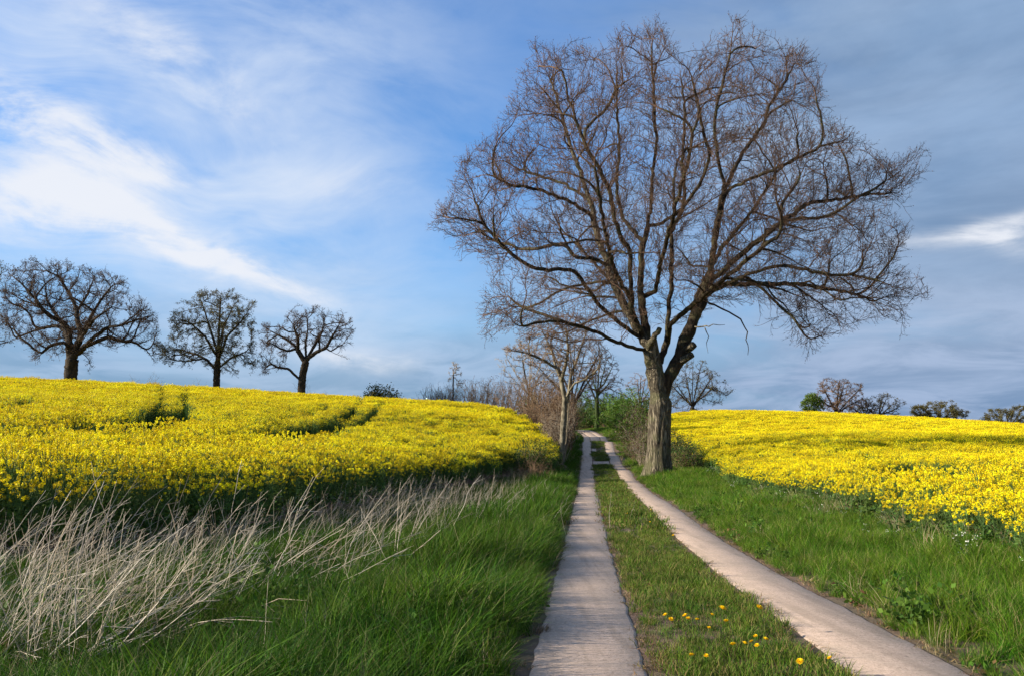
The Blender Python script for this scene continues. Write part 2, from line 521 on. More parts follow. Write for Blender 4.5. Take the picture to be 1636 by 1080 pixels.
def ribbon(name, parent, y0, y1, t0, t1, lift, step=0.10, ragged=0.017, seed=0):
    """a concrete strip running along the lane between lateral offsets t0..t1"""
    Y = np.arange(y0, y1 + step * .5, step)
    r = np.random.default_rng(seed)
    def edge(k):
        n = r.normal(0, 1, len(Y)); n = np.convolve(n, np.ones(3) / 3, 'same')
        return ragged * (0.8 * n + 0.8 * wob(Y * 0 + k * 7, Y, .7, k % 3) + .5 * wob(Y * 0 + k * 3, Y, 2.7, (k + 1) % 3))
    dx = lane_x(Y + .05) - lane_x(Y - .05)
    wd = np.sqrt(1 + (dx / .1) ** 2)
    L = t0 * wd + edge(1); Rr = t1 * wd + edge(2)
    xl = lane_x(Y)
    cross = np.array([0, .06, .5, .94, 1.0])
    rows = []
    for k, c in enumerate(cross):
        X = xl + L + (Rr - L) * c
        z = ground_h(xl + (t0 + t1) / 2, Y) + lift + (0.006 if 0 < k < 4 else -0.022) + 0.004 * wob(X, Y, 1.5, 1)
        rows.append(np.c_[X, Y, z])
    lo0 = rows[0].copy(); lo0[:, 2] -= 0.12
    lo1 = rows[-1].copy(); lo1[:, 2] -= 0.12
    rows = [lo0] + rows + [lo1]
    m = len(rows); n = len(Y)
    V = np.stack(rows, 1).reshape(-1, 3)
    i = np.arange(n * m).reshape(n, m)
    F = np.stack([i[:-1, :-1], i[:-1, 1:], i[1:, 1:], i[1:, :-1]], -1).reshape(-1, 4)
    caps = [i[0][::-1][None, :], i[-1][None, :]]
    o = mesh_obj(name, V, [F] + caps, M['concrete'], parent, smooth=False)
    return o


lane = bpy.data.objects.new('farm_track', None); COL.objects.link(lane)
tag(lane, label='twin concrete wheel strips of the farm lane running into the distance', kind='structure')
ribbon('concrete_strip', lane, -3, 150, -STRIP, STRIP, .008, seed=3)
ribbon('concrete_strip', lane, -3, 150, GAUGE - STRIP, GAUGE + STRIP, .008, seed=4)
for y0, y1, a, b in ((60.5, 63.2, STRIP, GAUGE - STRIP), (77, 78.6, STRIP, .95), (97, 150, STRIP, GAUGE - STRIP)):
    ribbon('concrete_cross_slab', lane, y0, y1, a + .03, b - .03, .006, .3, .02, 9)


# ------------------------------------------------------------------ scattering
def proto(name, V, F, mats, midx=None, cols=None):
    """geometry that a scatter repeats; it is never linked to the scene itself"""
    o = mesh_obj(name, V, F, mats=mats, midx=midx, cols=cols)
    COL.objects.unlink(o)
    return o


def scatter(name, pts, rotz, scl, protos, idx, tilt=None, zscl=None):
    """one 'stuff' object: points with rotation / scale attributes, instanced by geometry nodes"""
    n = len(pts)
    me = bpy.data.meshes.new(name)
    me.vertices.add(n); me.vertices.foreach_set('co', np.asarray(pts, np.float32).ravel())
    rot = np.zeros((n, 3), np.float32); rot[:, 2] = rotz
    if tilt is not None: rot[:, :2] = tilt
    a = me.attributes.new('rot', 'FLOAT_VECTOR', 'POINT'); a.data.foreach_set('vector', rot.ravel())
    s3 = np.repeat(np.asarray(scl, np.float32)[:, None], 3, 1)
    if zscl is not None: s3[:, 2] *= zscl
    a = me.attributes.new('scl', 'FLOAT_VECTOR', 'POINT'); a.data.foreach_set('vector', s3.ravel())
    a = me.attributes.new('idx', 'INT', 'POINT'); a.data.foreach_set('value', np.asarray(idx, np.int32))
    o = bpy.data.objects.new(name, me); COL.objects.link(o)
    ng = bpy.data.node_groups.new(name, 'GeometryNodeTree')
    ng.interface.new_socket('Geometry', in_out='INPUT', socket_type='NodeSocketGeometry')
    ng.interface.new_socket('Geometry', in_out='OUTPUT', socket_type='NodeSocketGeometry')
    N, L = ng.nodes, ng.links
    gi, go = N.new('NodeGroupInput'), N.new('NodeGroupOutput')
    ip = N.new('GeometryNodeInstanceOnPoints')
    g2i = N.new('GeometryNodeGeometryToInstance')
    for p in reversed(protos):
        oi = N.new('GeometryNodeObjectInfo'); oi.inputs['Object'].default_value = p
        L.new(oi.outputs['Geometry'], g2i.inputs[0])
    def attr(nm, typ):
        nd = N.new('GeometryNodeInputNamedAttribute'); nd.data_type = typ; nd.inputs['Name'].default_value = nm
        return nd.outputs['Attribute']
    L.new(gi.outputs[0], ip.inputs['Points']); L.new(g2i.outputs[0], ip.inputs['Instance'])
    ip.inputs['Pick Instance'].default_value = True
    L.new(attr('idx', 'INT'), ip.inputs['Instance Index'])
    L.new(attr('rot', 'FLOAT_VECTOR'), ip.inputs['Rotation'])
    L.new(attr('scl', 'FLOAT_VECTOR'), ip.inputs['Scale'])
    L.new(ip.outputs[0], go.inputs[0])
    md = o.modifiers.new('scatter', 'NODES'); md.node_group = ng
    return o


def blades(n, h, rad, width, lean, r, cols, seg=3, spread=.5, flop=0.5):
    """n curved grass blades: verts, quads, colours"""
    ang = r.uniform(0, 6.283, n); rr = rad * np.sqrt(r.uniform(0, 1, n))
    bx, by = rr * np.cos(ang), rr * np.sin(ang)
    hh = h * r.uniform(.45, 1.0, n)
    la = ang + r.normal(0, 1.2, n)
    ln = hh * (lean + spread * r.uniform(0, 1, n))
    ca = la + r.uniform(-1.2, 1.2, n) + 1.57
    V = np.zeros((n, seg + 1, 2, 3))
    for k in range(seg + 1):
        t = k / seg
        off = ln * t ** 2
        z = hh * (t - flop * .35 * (ln / hh) * t ** 2.5)
        w = width * r.uniform(.7, 1.2, n) * (1 - t ** 1.6) * .5 + .0006
        for s in (0, 1):
            q = (s * 2 - 1) * w
            V[:, k, s, 0] = bx + off * np.cos(la) + q * np.cos(ca)
            V[:, k, s, 1] = by + off * np.sin(la) + q * np.sin(ca)
            V[:, k, s, 2] = z
    base = np.arange(n)[:, None] * (seg + 1) * 2
    F = []
    for k in range(seg):
        F.append(np.c_[base + k * 2, base + k * 2 + 1, base + k * 2 + 3, base + k * 2 + 2])
    F = np.concatenate(F)
    ci = r.integers(0, len(cols), n)
    C = np.array(cols)[ci] * r.uniform(.8, 1.2, (n, 1))
    C = np.repeat(C, (seg + 1) * 2, 0)
    return V.reshape(-1, 3), F, C


def bits(centers, size, r, cols, up=0.0, aspect=1.0):
    """small randomly turned quads (petals, leaves)"""
    n = len(centers)
    a = r.normal(0, 1, (n, 3)); a /= np.linalg.norm(a, axis=1)[:, None]
    nrm = r.normal(0, 1, (n, 3)); nrm[:, 2] += up
    nrm /= np.linalg.norm(nrm, axis=1)[:, None]
    u = np.cross(nrm, a); u /= np.linalg.norm(u, axis=1)[:, None] + 1e-9
    v = np.cross(nrm, u)
    s = np.asarray(size) * r.uniform(.7, 1.25, n) * .5
    u = u * s[:, None] * aspect; v = v * s[:, None]
    V = np.stack([centers - u, centers - v * .9, centers + u, centers + v * .9], 1).reshape(-1, 3)
    F = np.arange(n * 4).reshape(n, 4)
    C = np.repeat(np.array(cols)[r.integers(0, len(cols), n)] * r.uniform(.85, 1.12, (n, 1)), 4, 0)
    return V, F, C


def tri_tubes(A, B, ra, rb):
    """three-sided frusta from A to B"""
    A = np.asarray(A, float); B = np.asarray(B, float); n = len(A)
    d = B - A; L = np.linalg.norm(d, axis=1); d = d / (L[:, None] + 1e-9)
    ref = np.where(np.abs(d[:, 2:3]) > .8, np.array([[1., 0, 0]]), np.array([[0, 0, 1.]]))
    u = np.cross(d, ref); u /= np.linalg.norm(u, axis=1)[:, None] + 1e-9
    v = np.cross(d, u)
    V = np.zeros((n, 6, 3))
    for k in range(3):
        c, s = math.cos(2.0944 * k), math.sin(2.0944 * k)
        o = u * c + v * s
        V[:, k] = A + o * np.asarray(ra)[:, None]
        V[:, 3 + k] = B + o * np.asarray(rb)[:, None]
    b = np.arange(n)[:, None] * 6
    F = np.concatenate([np.c_[b + k, b + (k + 1) % 3, b + 3 + (k + 1) % 3, b + 3 + k] for k in range(3)])
    return V.reshape(-1, 3), F


def join(parts):
    """parts: list of (V, F, C) -> merged"""
    Vs, Fs, Cs, off = [], [], [], 0
    for V, F, C in parts:
        Vs.append(V); Fs.append(F + off); Cs.append(C); off += len(V)
    return np.concatenate(Vs), np.concatenate(Fs), np.concatenate(Cs)


YEL = [(0.80, 0.64, 0.005), (0.84, 0.70, 0.008), (0.78, 0.57, 0.004), (0.86, 0.75, 0.015)]
RGR = [(0.05, 0.10, 0.018), (0.07, 0.14, 0.025), (0.04, 0.085, 0.025), (0.10, 0.16, 0.03)]


def rape_plant(seed, height, heads=6, petals=22):
    """an oilseed rape plant: branching stem, clasping leaves, domed flower heads"""
    r = np.random.default_rng(seed)
    parts, seg_a, seg_b, ra, rb, tops = [], [], [], [], [], []
    lean = r.normal(0, .05, 2)
    def at(t): return np.array([lean[0] * t, lean[1] * t, height * t])
    for k in range(4):
        seg_a.append(at(k / 4)); seg_b.append(at((k + 1) / 4)); ra.append(.007 - .001 * k); rb.append(.006 - .001 * k)
    tops.append((at(1.0), 1.15))
    for k in range(heads - 1):
        t = r.uniform(.45, .8); a = r.uniform(0, 6.283)
        p0 = at(t); ln = height * r.uniform(.2, .42)
        p1 = p0 + np.array([math.cos(a), math.sin(a), 1.6]) * ln * .35
        p2 = p1 + np.array([math.cos(a) * .3, math.sin(a) * .3, 1]) * ln * .55
        p2[2] = min(p2[2], height * 1.03)
        seg_a += [p0, p1]; seg_b += [p1, p2]; ra += [.004, .003]; rb += [.003, .0025]
        tops.append((p2, r.uniform(.7, 1.1)))
    V, F = tri_tubes(seg_a, seg_b, ra, rb)
    parts.append((V, F, np.tile((0.10, 0.17, 0.05), (len(V), 1))))
    nl = 26
    lt = r.uniform(.08, .85, nl); la = r.uniform(0, 6.283, nl); lr = r.uniform(.02, .16, nl) * (1.15 - lt)
    cen = np.c_[np.cos(la) * lr, np.sin(la) * lr, lt * height]
    parts.append(bits(cen, .13 * (1.25 - lt), r, RGR, up=.8, aspect=.5))
    ny = sum(len(p[0]) for p in parts), sum(len(p[1]) for p in parts)
    fl = []
    for c, s in tops:
        n = int(petals * s)
        ph = r.uniform(0, 6.283, n); zz = r.uniform(-1, 1, n)
        rad = .027 * s * np.sqrt(1 - .5 * zz ** 2) * r.uniform(.5, 1.1, n)
        cc = c + np.c_[np.cos(ph) * rad, np.sin(ph) * rad, zz * .035 * s - .01]
        fl.append(bits(cc, .022, r, YEL, up=.9))
    V1, F1, C1 = join(parts); V2, F2, C2 = join(fl)
    V, F, C = join([(V1, F1, C1), (V2, F2, C2)])
    mi = np.r_[np.zeros(len(F1), int), np.ones(len(F2), int)]
    return proto('rape_plant_source', V, F, [M['plant'], M['petal']], mi, C)


def rape_clump(seed, height, rad, heads, petals, psize, leaves):
    """a tuft of many plants for the middle distance"""
    r = np.random.default_rng(seed)
    a = r.uniform(0, 6.283, heads); q = rad * np.sqrt(r.uniform(0, 1, heads))
    hz = height * (1 - .28 * r.uniform(0, 1, heads) ** 1.5)
    c = np.c_[np.cos(a) * q, np.sin(a) * q, hz]
    V, F = tri_tubes(c * np.array([.9, .9, .3]), c, np.full(heads, .006), np.full(heads, .004))
    st = (V, F, np.tile((0.09, 0.16, 0.04), (len(V), 1)))
    la = r.uniform(0, 6.283, leaves); lq = rad * 1.05 * np.sqrt(r.uniform(0, 1, leaves))
    lc = np.c_[np.cos(la) * lq, np.sin(la) * lq, height * r.uniform(.15, .88, leaves)]
    lv = bits(lc, .13, r, RGR, up=.7, aspect=.6)
    cc = np.repeat(c, petals, 0) + r.normal(0, 1, (heads * petals, 3)) * np.array([.026, .026, .032])
    fl = bits(cc, psize, r, YEL, up=1.0)
    V1, F1, C1 = join([st, lv])
    V, F, C = join([(V1, F1, C1), fl])
    mi = np.r_[np.zeros(len(F1), int), np.ones(len(fl[1]), int)]
    return proto('rape_clump_source', V, F, [M['plant'], M['petal']], mi, C)


LEFT_FIELD = [(-60, 6.5), (-14, 8.0), (-7.0, 9.7), (-5.2, 11.8), (-4.3, 17.6), (-2.7, 30), (0.4, 42), (2.0, 45), (2.9, 50), (2.9, 58), (2.4, 68), (1.4, 80), (-2.0, 97), (-6, 118), (-110, 122), (-110, 20)]
RIGHT_FIELD = [(40, 4), (8.6, 5.2), (6.9, 9.4), (6.95, 13.6), (8.0, 22), (9.3, 34), (11.0, 45), (12.5, 56), (15, 80), (18, 104), (20, 140), (120, 150), (130, 60), (60, 4)]


def tram(pxs, hcrop, z0=15, z1=125):
    """photo polyline on the crop canopy -> ground polyline"""
    out = []
    for px, py in pxs:
        v = pxdir(px, py)
        Zs = np.linspace(z0, z1, 1200)
        pts = np.array([0, 0, EYE]) + v * Zs[:, None]
        below = pts[:, 2] < ground_h(pts[:, 0], pts[:, 1]) + hcrop * .9
        k = np.argmax(below) if below.any() else len(Zs) - 1
        out.append(pts[k, :2])
    return out


TRAMS = [(tram(t, CROP_L), w) for t, w in (
    ([(258, 614), (259, 630), (259, 648), (241, 668), (218, 679), (175, 695), (154, 695), (128, 684), (97, 686)], .58),
    ([(290, 617), (295, 640), (297, 652), (288, 670), (249, 680), (215, 690)], .58),
    ([(577, 637), (576, 645), (560, 660), (517, 679), (459, 695), (428, 700)], .70),
    ([(607, 640), (607, 648), (595, 664), (545, 685), (486, 702), (450, 706)], .70),
    ([(545, 646), (506, 660), (465, 672), (420, 681)], .40), ([(60, 640), (20, 655), (-30, 662)], .4))]
TRAMS += [(tram(t, CROP_R, 8), 1.25) for t in ([(1395, 741), (1450, 744), (1530, 748), (1700, 757)], [(1470, 754), (1500, 752), (1530, 750)])]


def field_points(poly, y0, y1, dens, seed):
    r = np.random.default_rng(seed)
    xs = [p[0] for p in poly]
    x0, x1 = max(min(xs), -95), min(max(xs), 125)
    n = int((x1 - x0) * (y1 - y0) * dens)
    p = np.c_[r.uniform(x0, x1, n), r.uniform(y0, y1, n)]
    p = p[np.abs(p[:, 0]) < .74 * p[:, 1] + 4.5]
    q = p + .22 * np.c_[wob(p[:, 0], p[:, 1], 2.5, 0), wob(p[:, 0], p[:, 1], 2.5, 1)]
    p = p[in_poly(q, poly)]
    for t, hw in TRAMS:
        d = dist_poly(p, t, closed=False) + .12 * wob(p[:, 0], p[:, 1], 4.0, 2)
        p = p[d > hw * np.clip(1.7 - p[:, 1] / 45, .80, 1.5)]
    # thin, patchy growth here and there
    th = wob(p[:, 0], p[:, 1], .35, 1)
    p = p[(th < 1.25) | (r.uniform(0, 1, len(p)) < .6)]
    return p, r


near_l = [rape_plant(100 + i, CROP_L, 9, 24) for i in range(6)]
near_r = [rape_plant(130 + i, CROP_R, 8, 24) for i in range(6)]
mid_l = [rape_clump(160 + i, CROP_L, .36, 34, 10, .028, 46) for i in range(5)]
mid_r = [rape_clump(170 + i, CROP_R, .36, 34, 10, .028, 40) for i in range(5)]
far_l = [rape_clump(180 + i, CROP_L, .62, 64, 7, .045, 44) for i in range(4)]
far_r = [rape_clump(190 + i, CROP_R, .62, 64, 7, .045, 44) for i in range(4)]


def plant_field(name, poly, sets, label):
    P3, RZ, SC, IX, ZS, TL, prs, base = [], [], [], [], [], [], [], 0
    for (y0, y1, dens, pr, tw) in sets:
        p, r = field_points(poly, y0, y1, dens, int(y0 * 7 + dens * 10 + len(name)))
        h = ground_h(p[:, 0], p[:, 1])
        ed = dist_poly(p, poly)
        zs = (1 - .34 * np.exp(-ed / .5)) * (1 + .06 * wob(p[:, 0], p[:, 1], .8, 0) + r.normal(0, .06, len(p)))
        P3.append(np.c_[p, h]); RZ.append(r.uniform(0, 6.283, len(p)))
        SC.append(r.uniform(.88, 1.12, len(p))); ZS.append(zs)
        TL.append(r.normal(0, tw, (len(p), 2)))
        IX.append(base + r.integers(0, len(pr), len(p)))
        prs += pr; base += len(pr)
    o = scatter(name, np.concatenate(P3), np.concatenate(RZ), np.concatenate(SC), prs, np.concatenate(IX), np.concatenate(TL), np.concatenate(ZS))
    tag(o, label, 'crop', kind='stuff')
    print(name, sum(len(a) for a in P3))


plant_field('rapeseed_field', LEFT_FIELD, [(6, 30, 18, near_l, .07), (30, 60, 5.6, mid_l, .04), (60, 122, 2.6, far_l, .03)],
            'yellow flowering rapeseed crop on the hill left of the lane')
plant_field('rapeseed_field', RIGHT_FIELD, [(3, 32, 23, near_r, .07), (32, 62, 5.6, mid_r, .04), (62, 148, 2.6, far_r, .03)],
            'yellow flowering rapeseed crop right of the lane behind the oak')

# ------------------------------------------------------------------ grass
G_LUSH = [(0.050, 0.115, 0.005), (0.075, 0.165, 0.007), (0.10, 0.195, 0.008), (0.03, 0.08, 0.005), (0.14, 0.21, 0.018), (0.06, 0.14, 0.006), (0.035, 0.09, 0.005), (0.26, 0.23, 0.09)]
G_SHORT = [(0.06, 0.12, 0.008), (0.09, 0.16, 0.012), (0.12, 0.15, 0.025), (0.045, 0.10, 0.008), (0.20, 0.16, 0.06)]
G_DRY = [(0.42, 0.33, 0.20), (0.52, 0.43, 0.28), (0.34, 0.24, 0.14), (0.10, 0.14, 0.03)]


def grass_protos(nm, n, h, rad, w, lean, cols, cnt, seed, seg=3, spread=.5, flop=.5):
    out = []
    for i in range(cnt):
        V, F, C = blades(n, h, rad, w, lean, np.random.default_rng(seed + i), cols, seg, spread, flop)
        out.append(proto(nm, V, F, [M['plant']], None, C))
    return out


G_LEFT_SHADE = [tuple(v * k for v, k in zip(c, (.62, .72, .7))) for c in G_LUSH]  # lush palette darkened: the left verge's shade painted into the blades
tall = grass_protos('tall_grass_source', 46, .48, .13, .0075, .25, G_LUSH, 7, 300, 4, .75, .7)
tall_far = grass_protos('tall_grass_far_source', 46, .46, .26, .016, .25, G_LUSH, 4, 330, 2, .7)
rank = grass_protos('rank_grass_source', 50, .56, .14, .0075, .25, G_LEFT_SHADE, 7, 310, 4, .85, .8)
rank_far = grass_protos('rank_grass_far_source', 46, .50, .26, .016, .25, G_LEFT_SHADE, 4, 320, 2, .7)
short = grass_protos('short_grass_source', 52, .12, .12, .0055, .2, G_SHORT, 6, 340, 3, .8)
short_far = grass_protos('short_grass_far_source', 50, .13, .25, .014, .2, G_SHORT, 4, 350, 2, .8)
dry = grass_protos('dry_grass_source', 30, .7, .16, .006, .2, G_DRY, 4, 360, 3, .5)


def grass(name, label, test, y0, y1, x0, x1, dens, protos, smin, smax, seed, edge=None, cat='grass', tw=.24, hfun=None):
    r = np.random.default_rng(seed)
    n = int((x1 - x0) * (y1 - y0) * dens)
    Y = r.uniform(y0, y1, n); X = lane_x(Y) + r.uniform(x0, x1, n)
    p = np.c_[X, Y]
    t = X - lane_x(Y) + .05 * wob(X, Y, 3.2, 2) + .03 * wob(X, Y, 9, 0)
    keep = test(p, t, r) & (np.abs(X) < .74 * Y + 4)
    p = p[keep]; t = t[keep]
    sc = r.uniform(smin, smax, len(p)) * (1 + .22 * wob(p[:, 0], p[:, 1], .9, 1))
    if hfun is not None: sc = sc * hfun(p, t)
    return p, np.clip(sc, .15, 2.2), r.uniform(0, 6.283, len(p)), r.normal(0, tw, (len(p), 2)), r.integers(0, len(protos), len(p))


def grass_layers(name, label, layers, cat='grass'):
    A = [[], [], [], [], []]; prs = []
    for (args, protos) in layers:
        p, sc, rz, tl, ix = grass(name, label, *args[:6], protos, *args[6:9], **(args[9] if len(args) > 9 else {}))
        A[0].append(np.c_[p, ground_h(p[:, 0], p[:, 1]) - .01]); A[1].append(rz); A[2].append(sc); A[3].append(ix + len(prs)); A[4].append(tl)
        prs += protos
    o = scatter(name, np.concatenate(A[0]), np.concatenate(A[1]), np.concatenate(A[2]), prs, np.concatenate(A[3]), np.concatenate(A[4]))
    tag(o, label, cat, kind='stuff')
    print(name, sum(len(a) for a in A[0]))


def left_verge(p, t, r): return (t < -STRIP - .10 - .10 * (wob(p[:, 0], p[:, 1], 1.3, 0) > .2)) & ~in_poly(p, LEFT_FIELD)
def right_verge(p, t, r): return (t > GAUGE + STRIP + .08) & ~in_poly(p + np.array([-.5, 0]), RIGHT_FIELD)
def median(p, t, r):
    far = (p[:, 1] < 60.4) | ((p[:, 1] > 63.3) & (p[:, 1] < 76.9)) | ((p[:, 1] > 78.7) & (p[:, 1] < 96.5)) | ((t > 1.0) & (p[:, 1] > 76) & (p[:, 1] < 80))
    thin = r.uniform(0, 1, len(t)) < np.clip(.25 + (np.abs(wob(p[:, 0], p[:, 1], 1.1, 2)) * .9 + .35), 0, 1)
    return (t > STRIP + .07) & (t < GAUGE - STRIP - .07) & far & thin


def verge_h(p, t):      # the sward is grazed short by wheels right beside the concrete
    d = -STRIP - t
    return (.55 + .5 * np.clip((d - .05) / .5, 0, 1)) * (1 + .25 * wob(p[:, 0], p[:, 1], 1.7, 2)) * (.5 + .5 * np.clip((dist_poly(p, LEFT_FIELD) - .3) / 1.6, 0, 1)) * (1 - .35 * np.clip((-t - 2.0) / .8, 0, 1))


def verge_hr(p, t):
    d = t - GAUGE - STRIP
    return .32 + .45 * np.clip((d - .05) / .8, 0, 1)


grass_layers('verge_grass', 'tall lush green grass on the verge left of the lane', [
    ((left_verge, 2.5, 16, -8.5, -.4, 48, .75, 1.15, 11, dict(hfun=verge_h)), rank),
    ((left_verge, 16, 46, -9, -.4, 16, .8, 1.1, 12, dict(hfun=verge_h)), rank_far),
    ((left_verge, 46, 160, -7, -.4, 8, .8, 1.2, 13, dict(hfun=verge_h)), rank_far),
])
grass_layers('verge_grass', 'green grass on the verge right of the lane below the rapeseed', [
    ((right_verge, 2.5, 20, 2.6, 9, 50, .8, 1.15, 14, dict(hfun=verge_hr)), tall),
    ((right_verge, 20, 50, 2.6, 6.5, 20, .8, 1.1, 15, dict(hfun=verge_hr)), tall_far),
    ((right_verge, 50, 160, 2.6, 9, 8, .8, 1.2, 16, dict(hfun=verge_hr)), tall_far),
])
grass_layers('median_grass', 'short patchy grass between the two concrete wheel strips', [
    ((median, 2.5, 17, .4, 1.8, 95, .6, 1.15, 17), short),
    ((median, 17, 100, .4, 1.8, 26, .7, 1.15, 18), short_far),
])


def herb(seed, h, rad, n, size, cols, flowers=0):
    r = np.random.default_rng(seed)
    ns = 7
    a = r.uniform(0, 6.283, ns); q = rad * r.uniform(.2, 1, ns); hh = h * r.uniform(.5, 1, ns)
    top = np.c_[np.cos(a) * q, np.sin(a) * q, hh]
    V, F = tri_tubes(top * np.array([.3, .3, 0]), top, np.full(ns, .003), np.full(ns, .0018))
    k = r.integers(0, ns, n); t = r.uniform(.15, 1, n)
    c = top[k] * np.c_[.3 + .7 * t, .3 + .7 * t, t] + r.normal(0, .025, (n, 3)) * np.array([1, 1, .4])
    c[:, 2] = np.maximum(c[:, 2], .01)
    ps = [(V, F, np.tile((0.08, 0.13, 0.03), (len(V), 1))), bits(c, size, r, cols, up=1.2, aspect=.6)]
    if flowers:
        ps.append(bits(top[r.integers(0, ns, flowers)] + r.normal(0, .02, (flowers, 3)), .02, r, [(.75, .74, .68)], up=1.5))
    V, F, C = join(ps)
    return proto('herb_source', V, F, [M['plant']], None, C)


herbs = [herb(800 + i, .32, .16, 70, .06, [(0.05, 0.11, 0.012), (0.08, 0.15, 0.02), (0.035, 0.085, 0.012)]) for i in range(4)]
docks = [herb(810 + i, .14, .13, 22, .075, [(0.06, 0.13, 0.015), (0.10, 0.17, 0.03), (0.16, 0.09, 0.04)]) for i in range(3)]
whites = [herb(820 + i, .38, .14, 50, .05, [(0.06, 0.12, 0.03), (0.10, 0.16, 0.06)], 14) for i in range(3)]
def patchy(f, lo, k):
    return lambda p, t, r: f(p, t, r) & (wob(p[:, 0], p[:, 1], .8, k) > lo)
def field_foot(p, t, r): return in_poly(p + np.array([.55, 0]), RIGHT_FIELD) & ~in_poly(p + np.array([-.25, 0]), RIGHT_FIELD)
grass_layers('verge_weeds', 'patches of broad-leaved weeds among the verge grass', [
    ((patchy(left_verge, .25, 0), 3, 24, -6.5, -.5, 5.5, .7, 1.3, 41), herbs), ((patchy(right_verge, .2, 1), 3, 30, 2.7, 7.5, 6, .7, 1.2, 42), herbs),
    ((patchy(right_verge, .1, 2), 3, 22, 2.7, 6.5, 3.0, .8, 1.3, 43), docks), ((patchy(left_verge, .2, 2), 3, 22, -4.5, -.5, 2.5, .8, 1.3, 44), docks),
    ((median, 3, 16, .4, 1.8, 3, .35, .6, 45), docks), ((field_foot, 5, 45, 2.5, 9, 2.2, .7, 1.1, 46), whites), ((field_foot, 5, 45, 2.5, 9, 6, .8, 1.2, 50), herbs)], 'weeds')
grass_layers('dead_thatch', 'scattered dead blades among the living grass of the verges', [
    ((left_verge, 3, 24, -7, -.5, 3.0, .35, .65, 47), dry), ((right_verge, 3, 30, 2.7, 7, 1.6, .3, .5, 48), dry), ((median, 3, 18, .4, 1.8, 4, .1, .2, 49), dry)], 'dead grass')


G_LITTER = [(0.16, 0.09, 0.05), (0.24, 0.15, 0.08), (0.30, 0.22, 0.13), (0.10, 0.10, 0.03)]
litter = grass_protos('litter_source', 40, .06, .12, .006, .9, G_LITTER, 4, 370, 2, 1.6, .9)
litter_far = grass_protos('litter_far_source', 34, .06, .22, .012, .9, G_LITTER, 3, 380, 2, 1.6, .9)
def strip_edges(p, t, r):
    e = np.minimum.reduce([np.abs(t - q) for q in (-STRIP - .10, STRIP + .07, GAUGE - STRIP - .07, GAUGE + STRIP + .10)])
    return (e < .10) & ((t < -STRIP + .02) | (t > STRIP - .02)) & ((t < GAUGE - STRIP + .02) | (t > GAUGE + STRIP - .02))


grass_layers('edge_litter', 'brown dead litter along the edges of the concrete strips', [
    ((strip_edges, 2.5, 18, -.8, 3.1, 60, .6, 1.2, 27), litter),
    ((strip_edges, 18, 60, -.8, 3.1, 16, .7, 1.2, 28), litter_far)], 'litter')


def tram_growth():
    r = np.random.default_rng(55)
    A = []
    for t, hw in TRAMS:
        t = np.array(t); L = np.linalg.norm(np.diff(t, axis=0), axis=1)
        for a, b, l in zip(t[:-1], t[1:], L):
            n = int(l * hw * 2 * 6) + 1
            A.append(a + (b - a) * r.uniform(0, 1, (n, 1)) + r.uniform(-hw, hw, (n, 2)))
    p = np.concatenate(A)
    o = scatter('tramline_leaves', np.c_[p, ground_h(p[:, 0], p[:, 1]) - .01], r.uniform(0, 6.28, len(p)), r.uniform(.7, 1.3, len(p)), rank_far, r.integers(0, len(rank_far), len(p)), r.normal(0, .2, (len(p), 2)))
    tag(o, 'low dark green growth in the wheel tracks through the crop', 'leaves', kind='stuff')


tram_growth()


# ------------------------------------------------------------------ dry stalks on the left verge
def stalk_mesh(seed):
    r = np.random.default_rng(seed)
    n = 7
    p = [np.zeros(3)]
    d = np.array([.0, 0, 1.0])
    for k in range(n):
        d = d + np.array([.035 + r.normal(0, .07) + (r.normal(0, .35) if r.uniform() < .13 else 0), r.normal(0, .09), 0]); d /= np.linalg.norm(d)
        p.append(p[-1] + d / n)
    p = np.array(p)
    rad = np.linspace(.0040, .0016, n + 1)
    A, B, ra, rb = list(p[:-1]), list(p[1:]), list(rad[:-1]), list(rad[1:])
    for k in range(int(r.integers(1, 4))):
        j = int(r.integers(3, n)); q = p[j] + np.array([r.uniform(.02, .12), r.normal(0, .06), r.uniform(.04, .14)])
        A.append(p[j]); B.append(q); ra.append(.0022); rb.append(.001)
    V, F = tri_tubes(A, B, ra, rb)
    me = mesh_obj('dry_stalk_source', V, F, M['straw'])
    COL.objects.unlink(me)
    return me


stalks = [stalk_mesh(500 + i) for i in range(16)]


def on_ground(px, py):
    v = pxdir(px, py); Z = np.geomspace(3.5, 130, 900)
    pts = np.array([0, 0, EYE]) + v * Z[:, None]
    b = pts[:, 2] < ground_h(pts[:, 0], pts[:, 1])
    return pts[np.argmax(b)] if b.any() else None


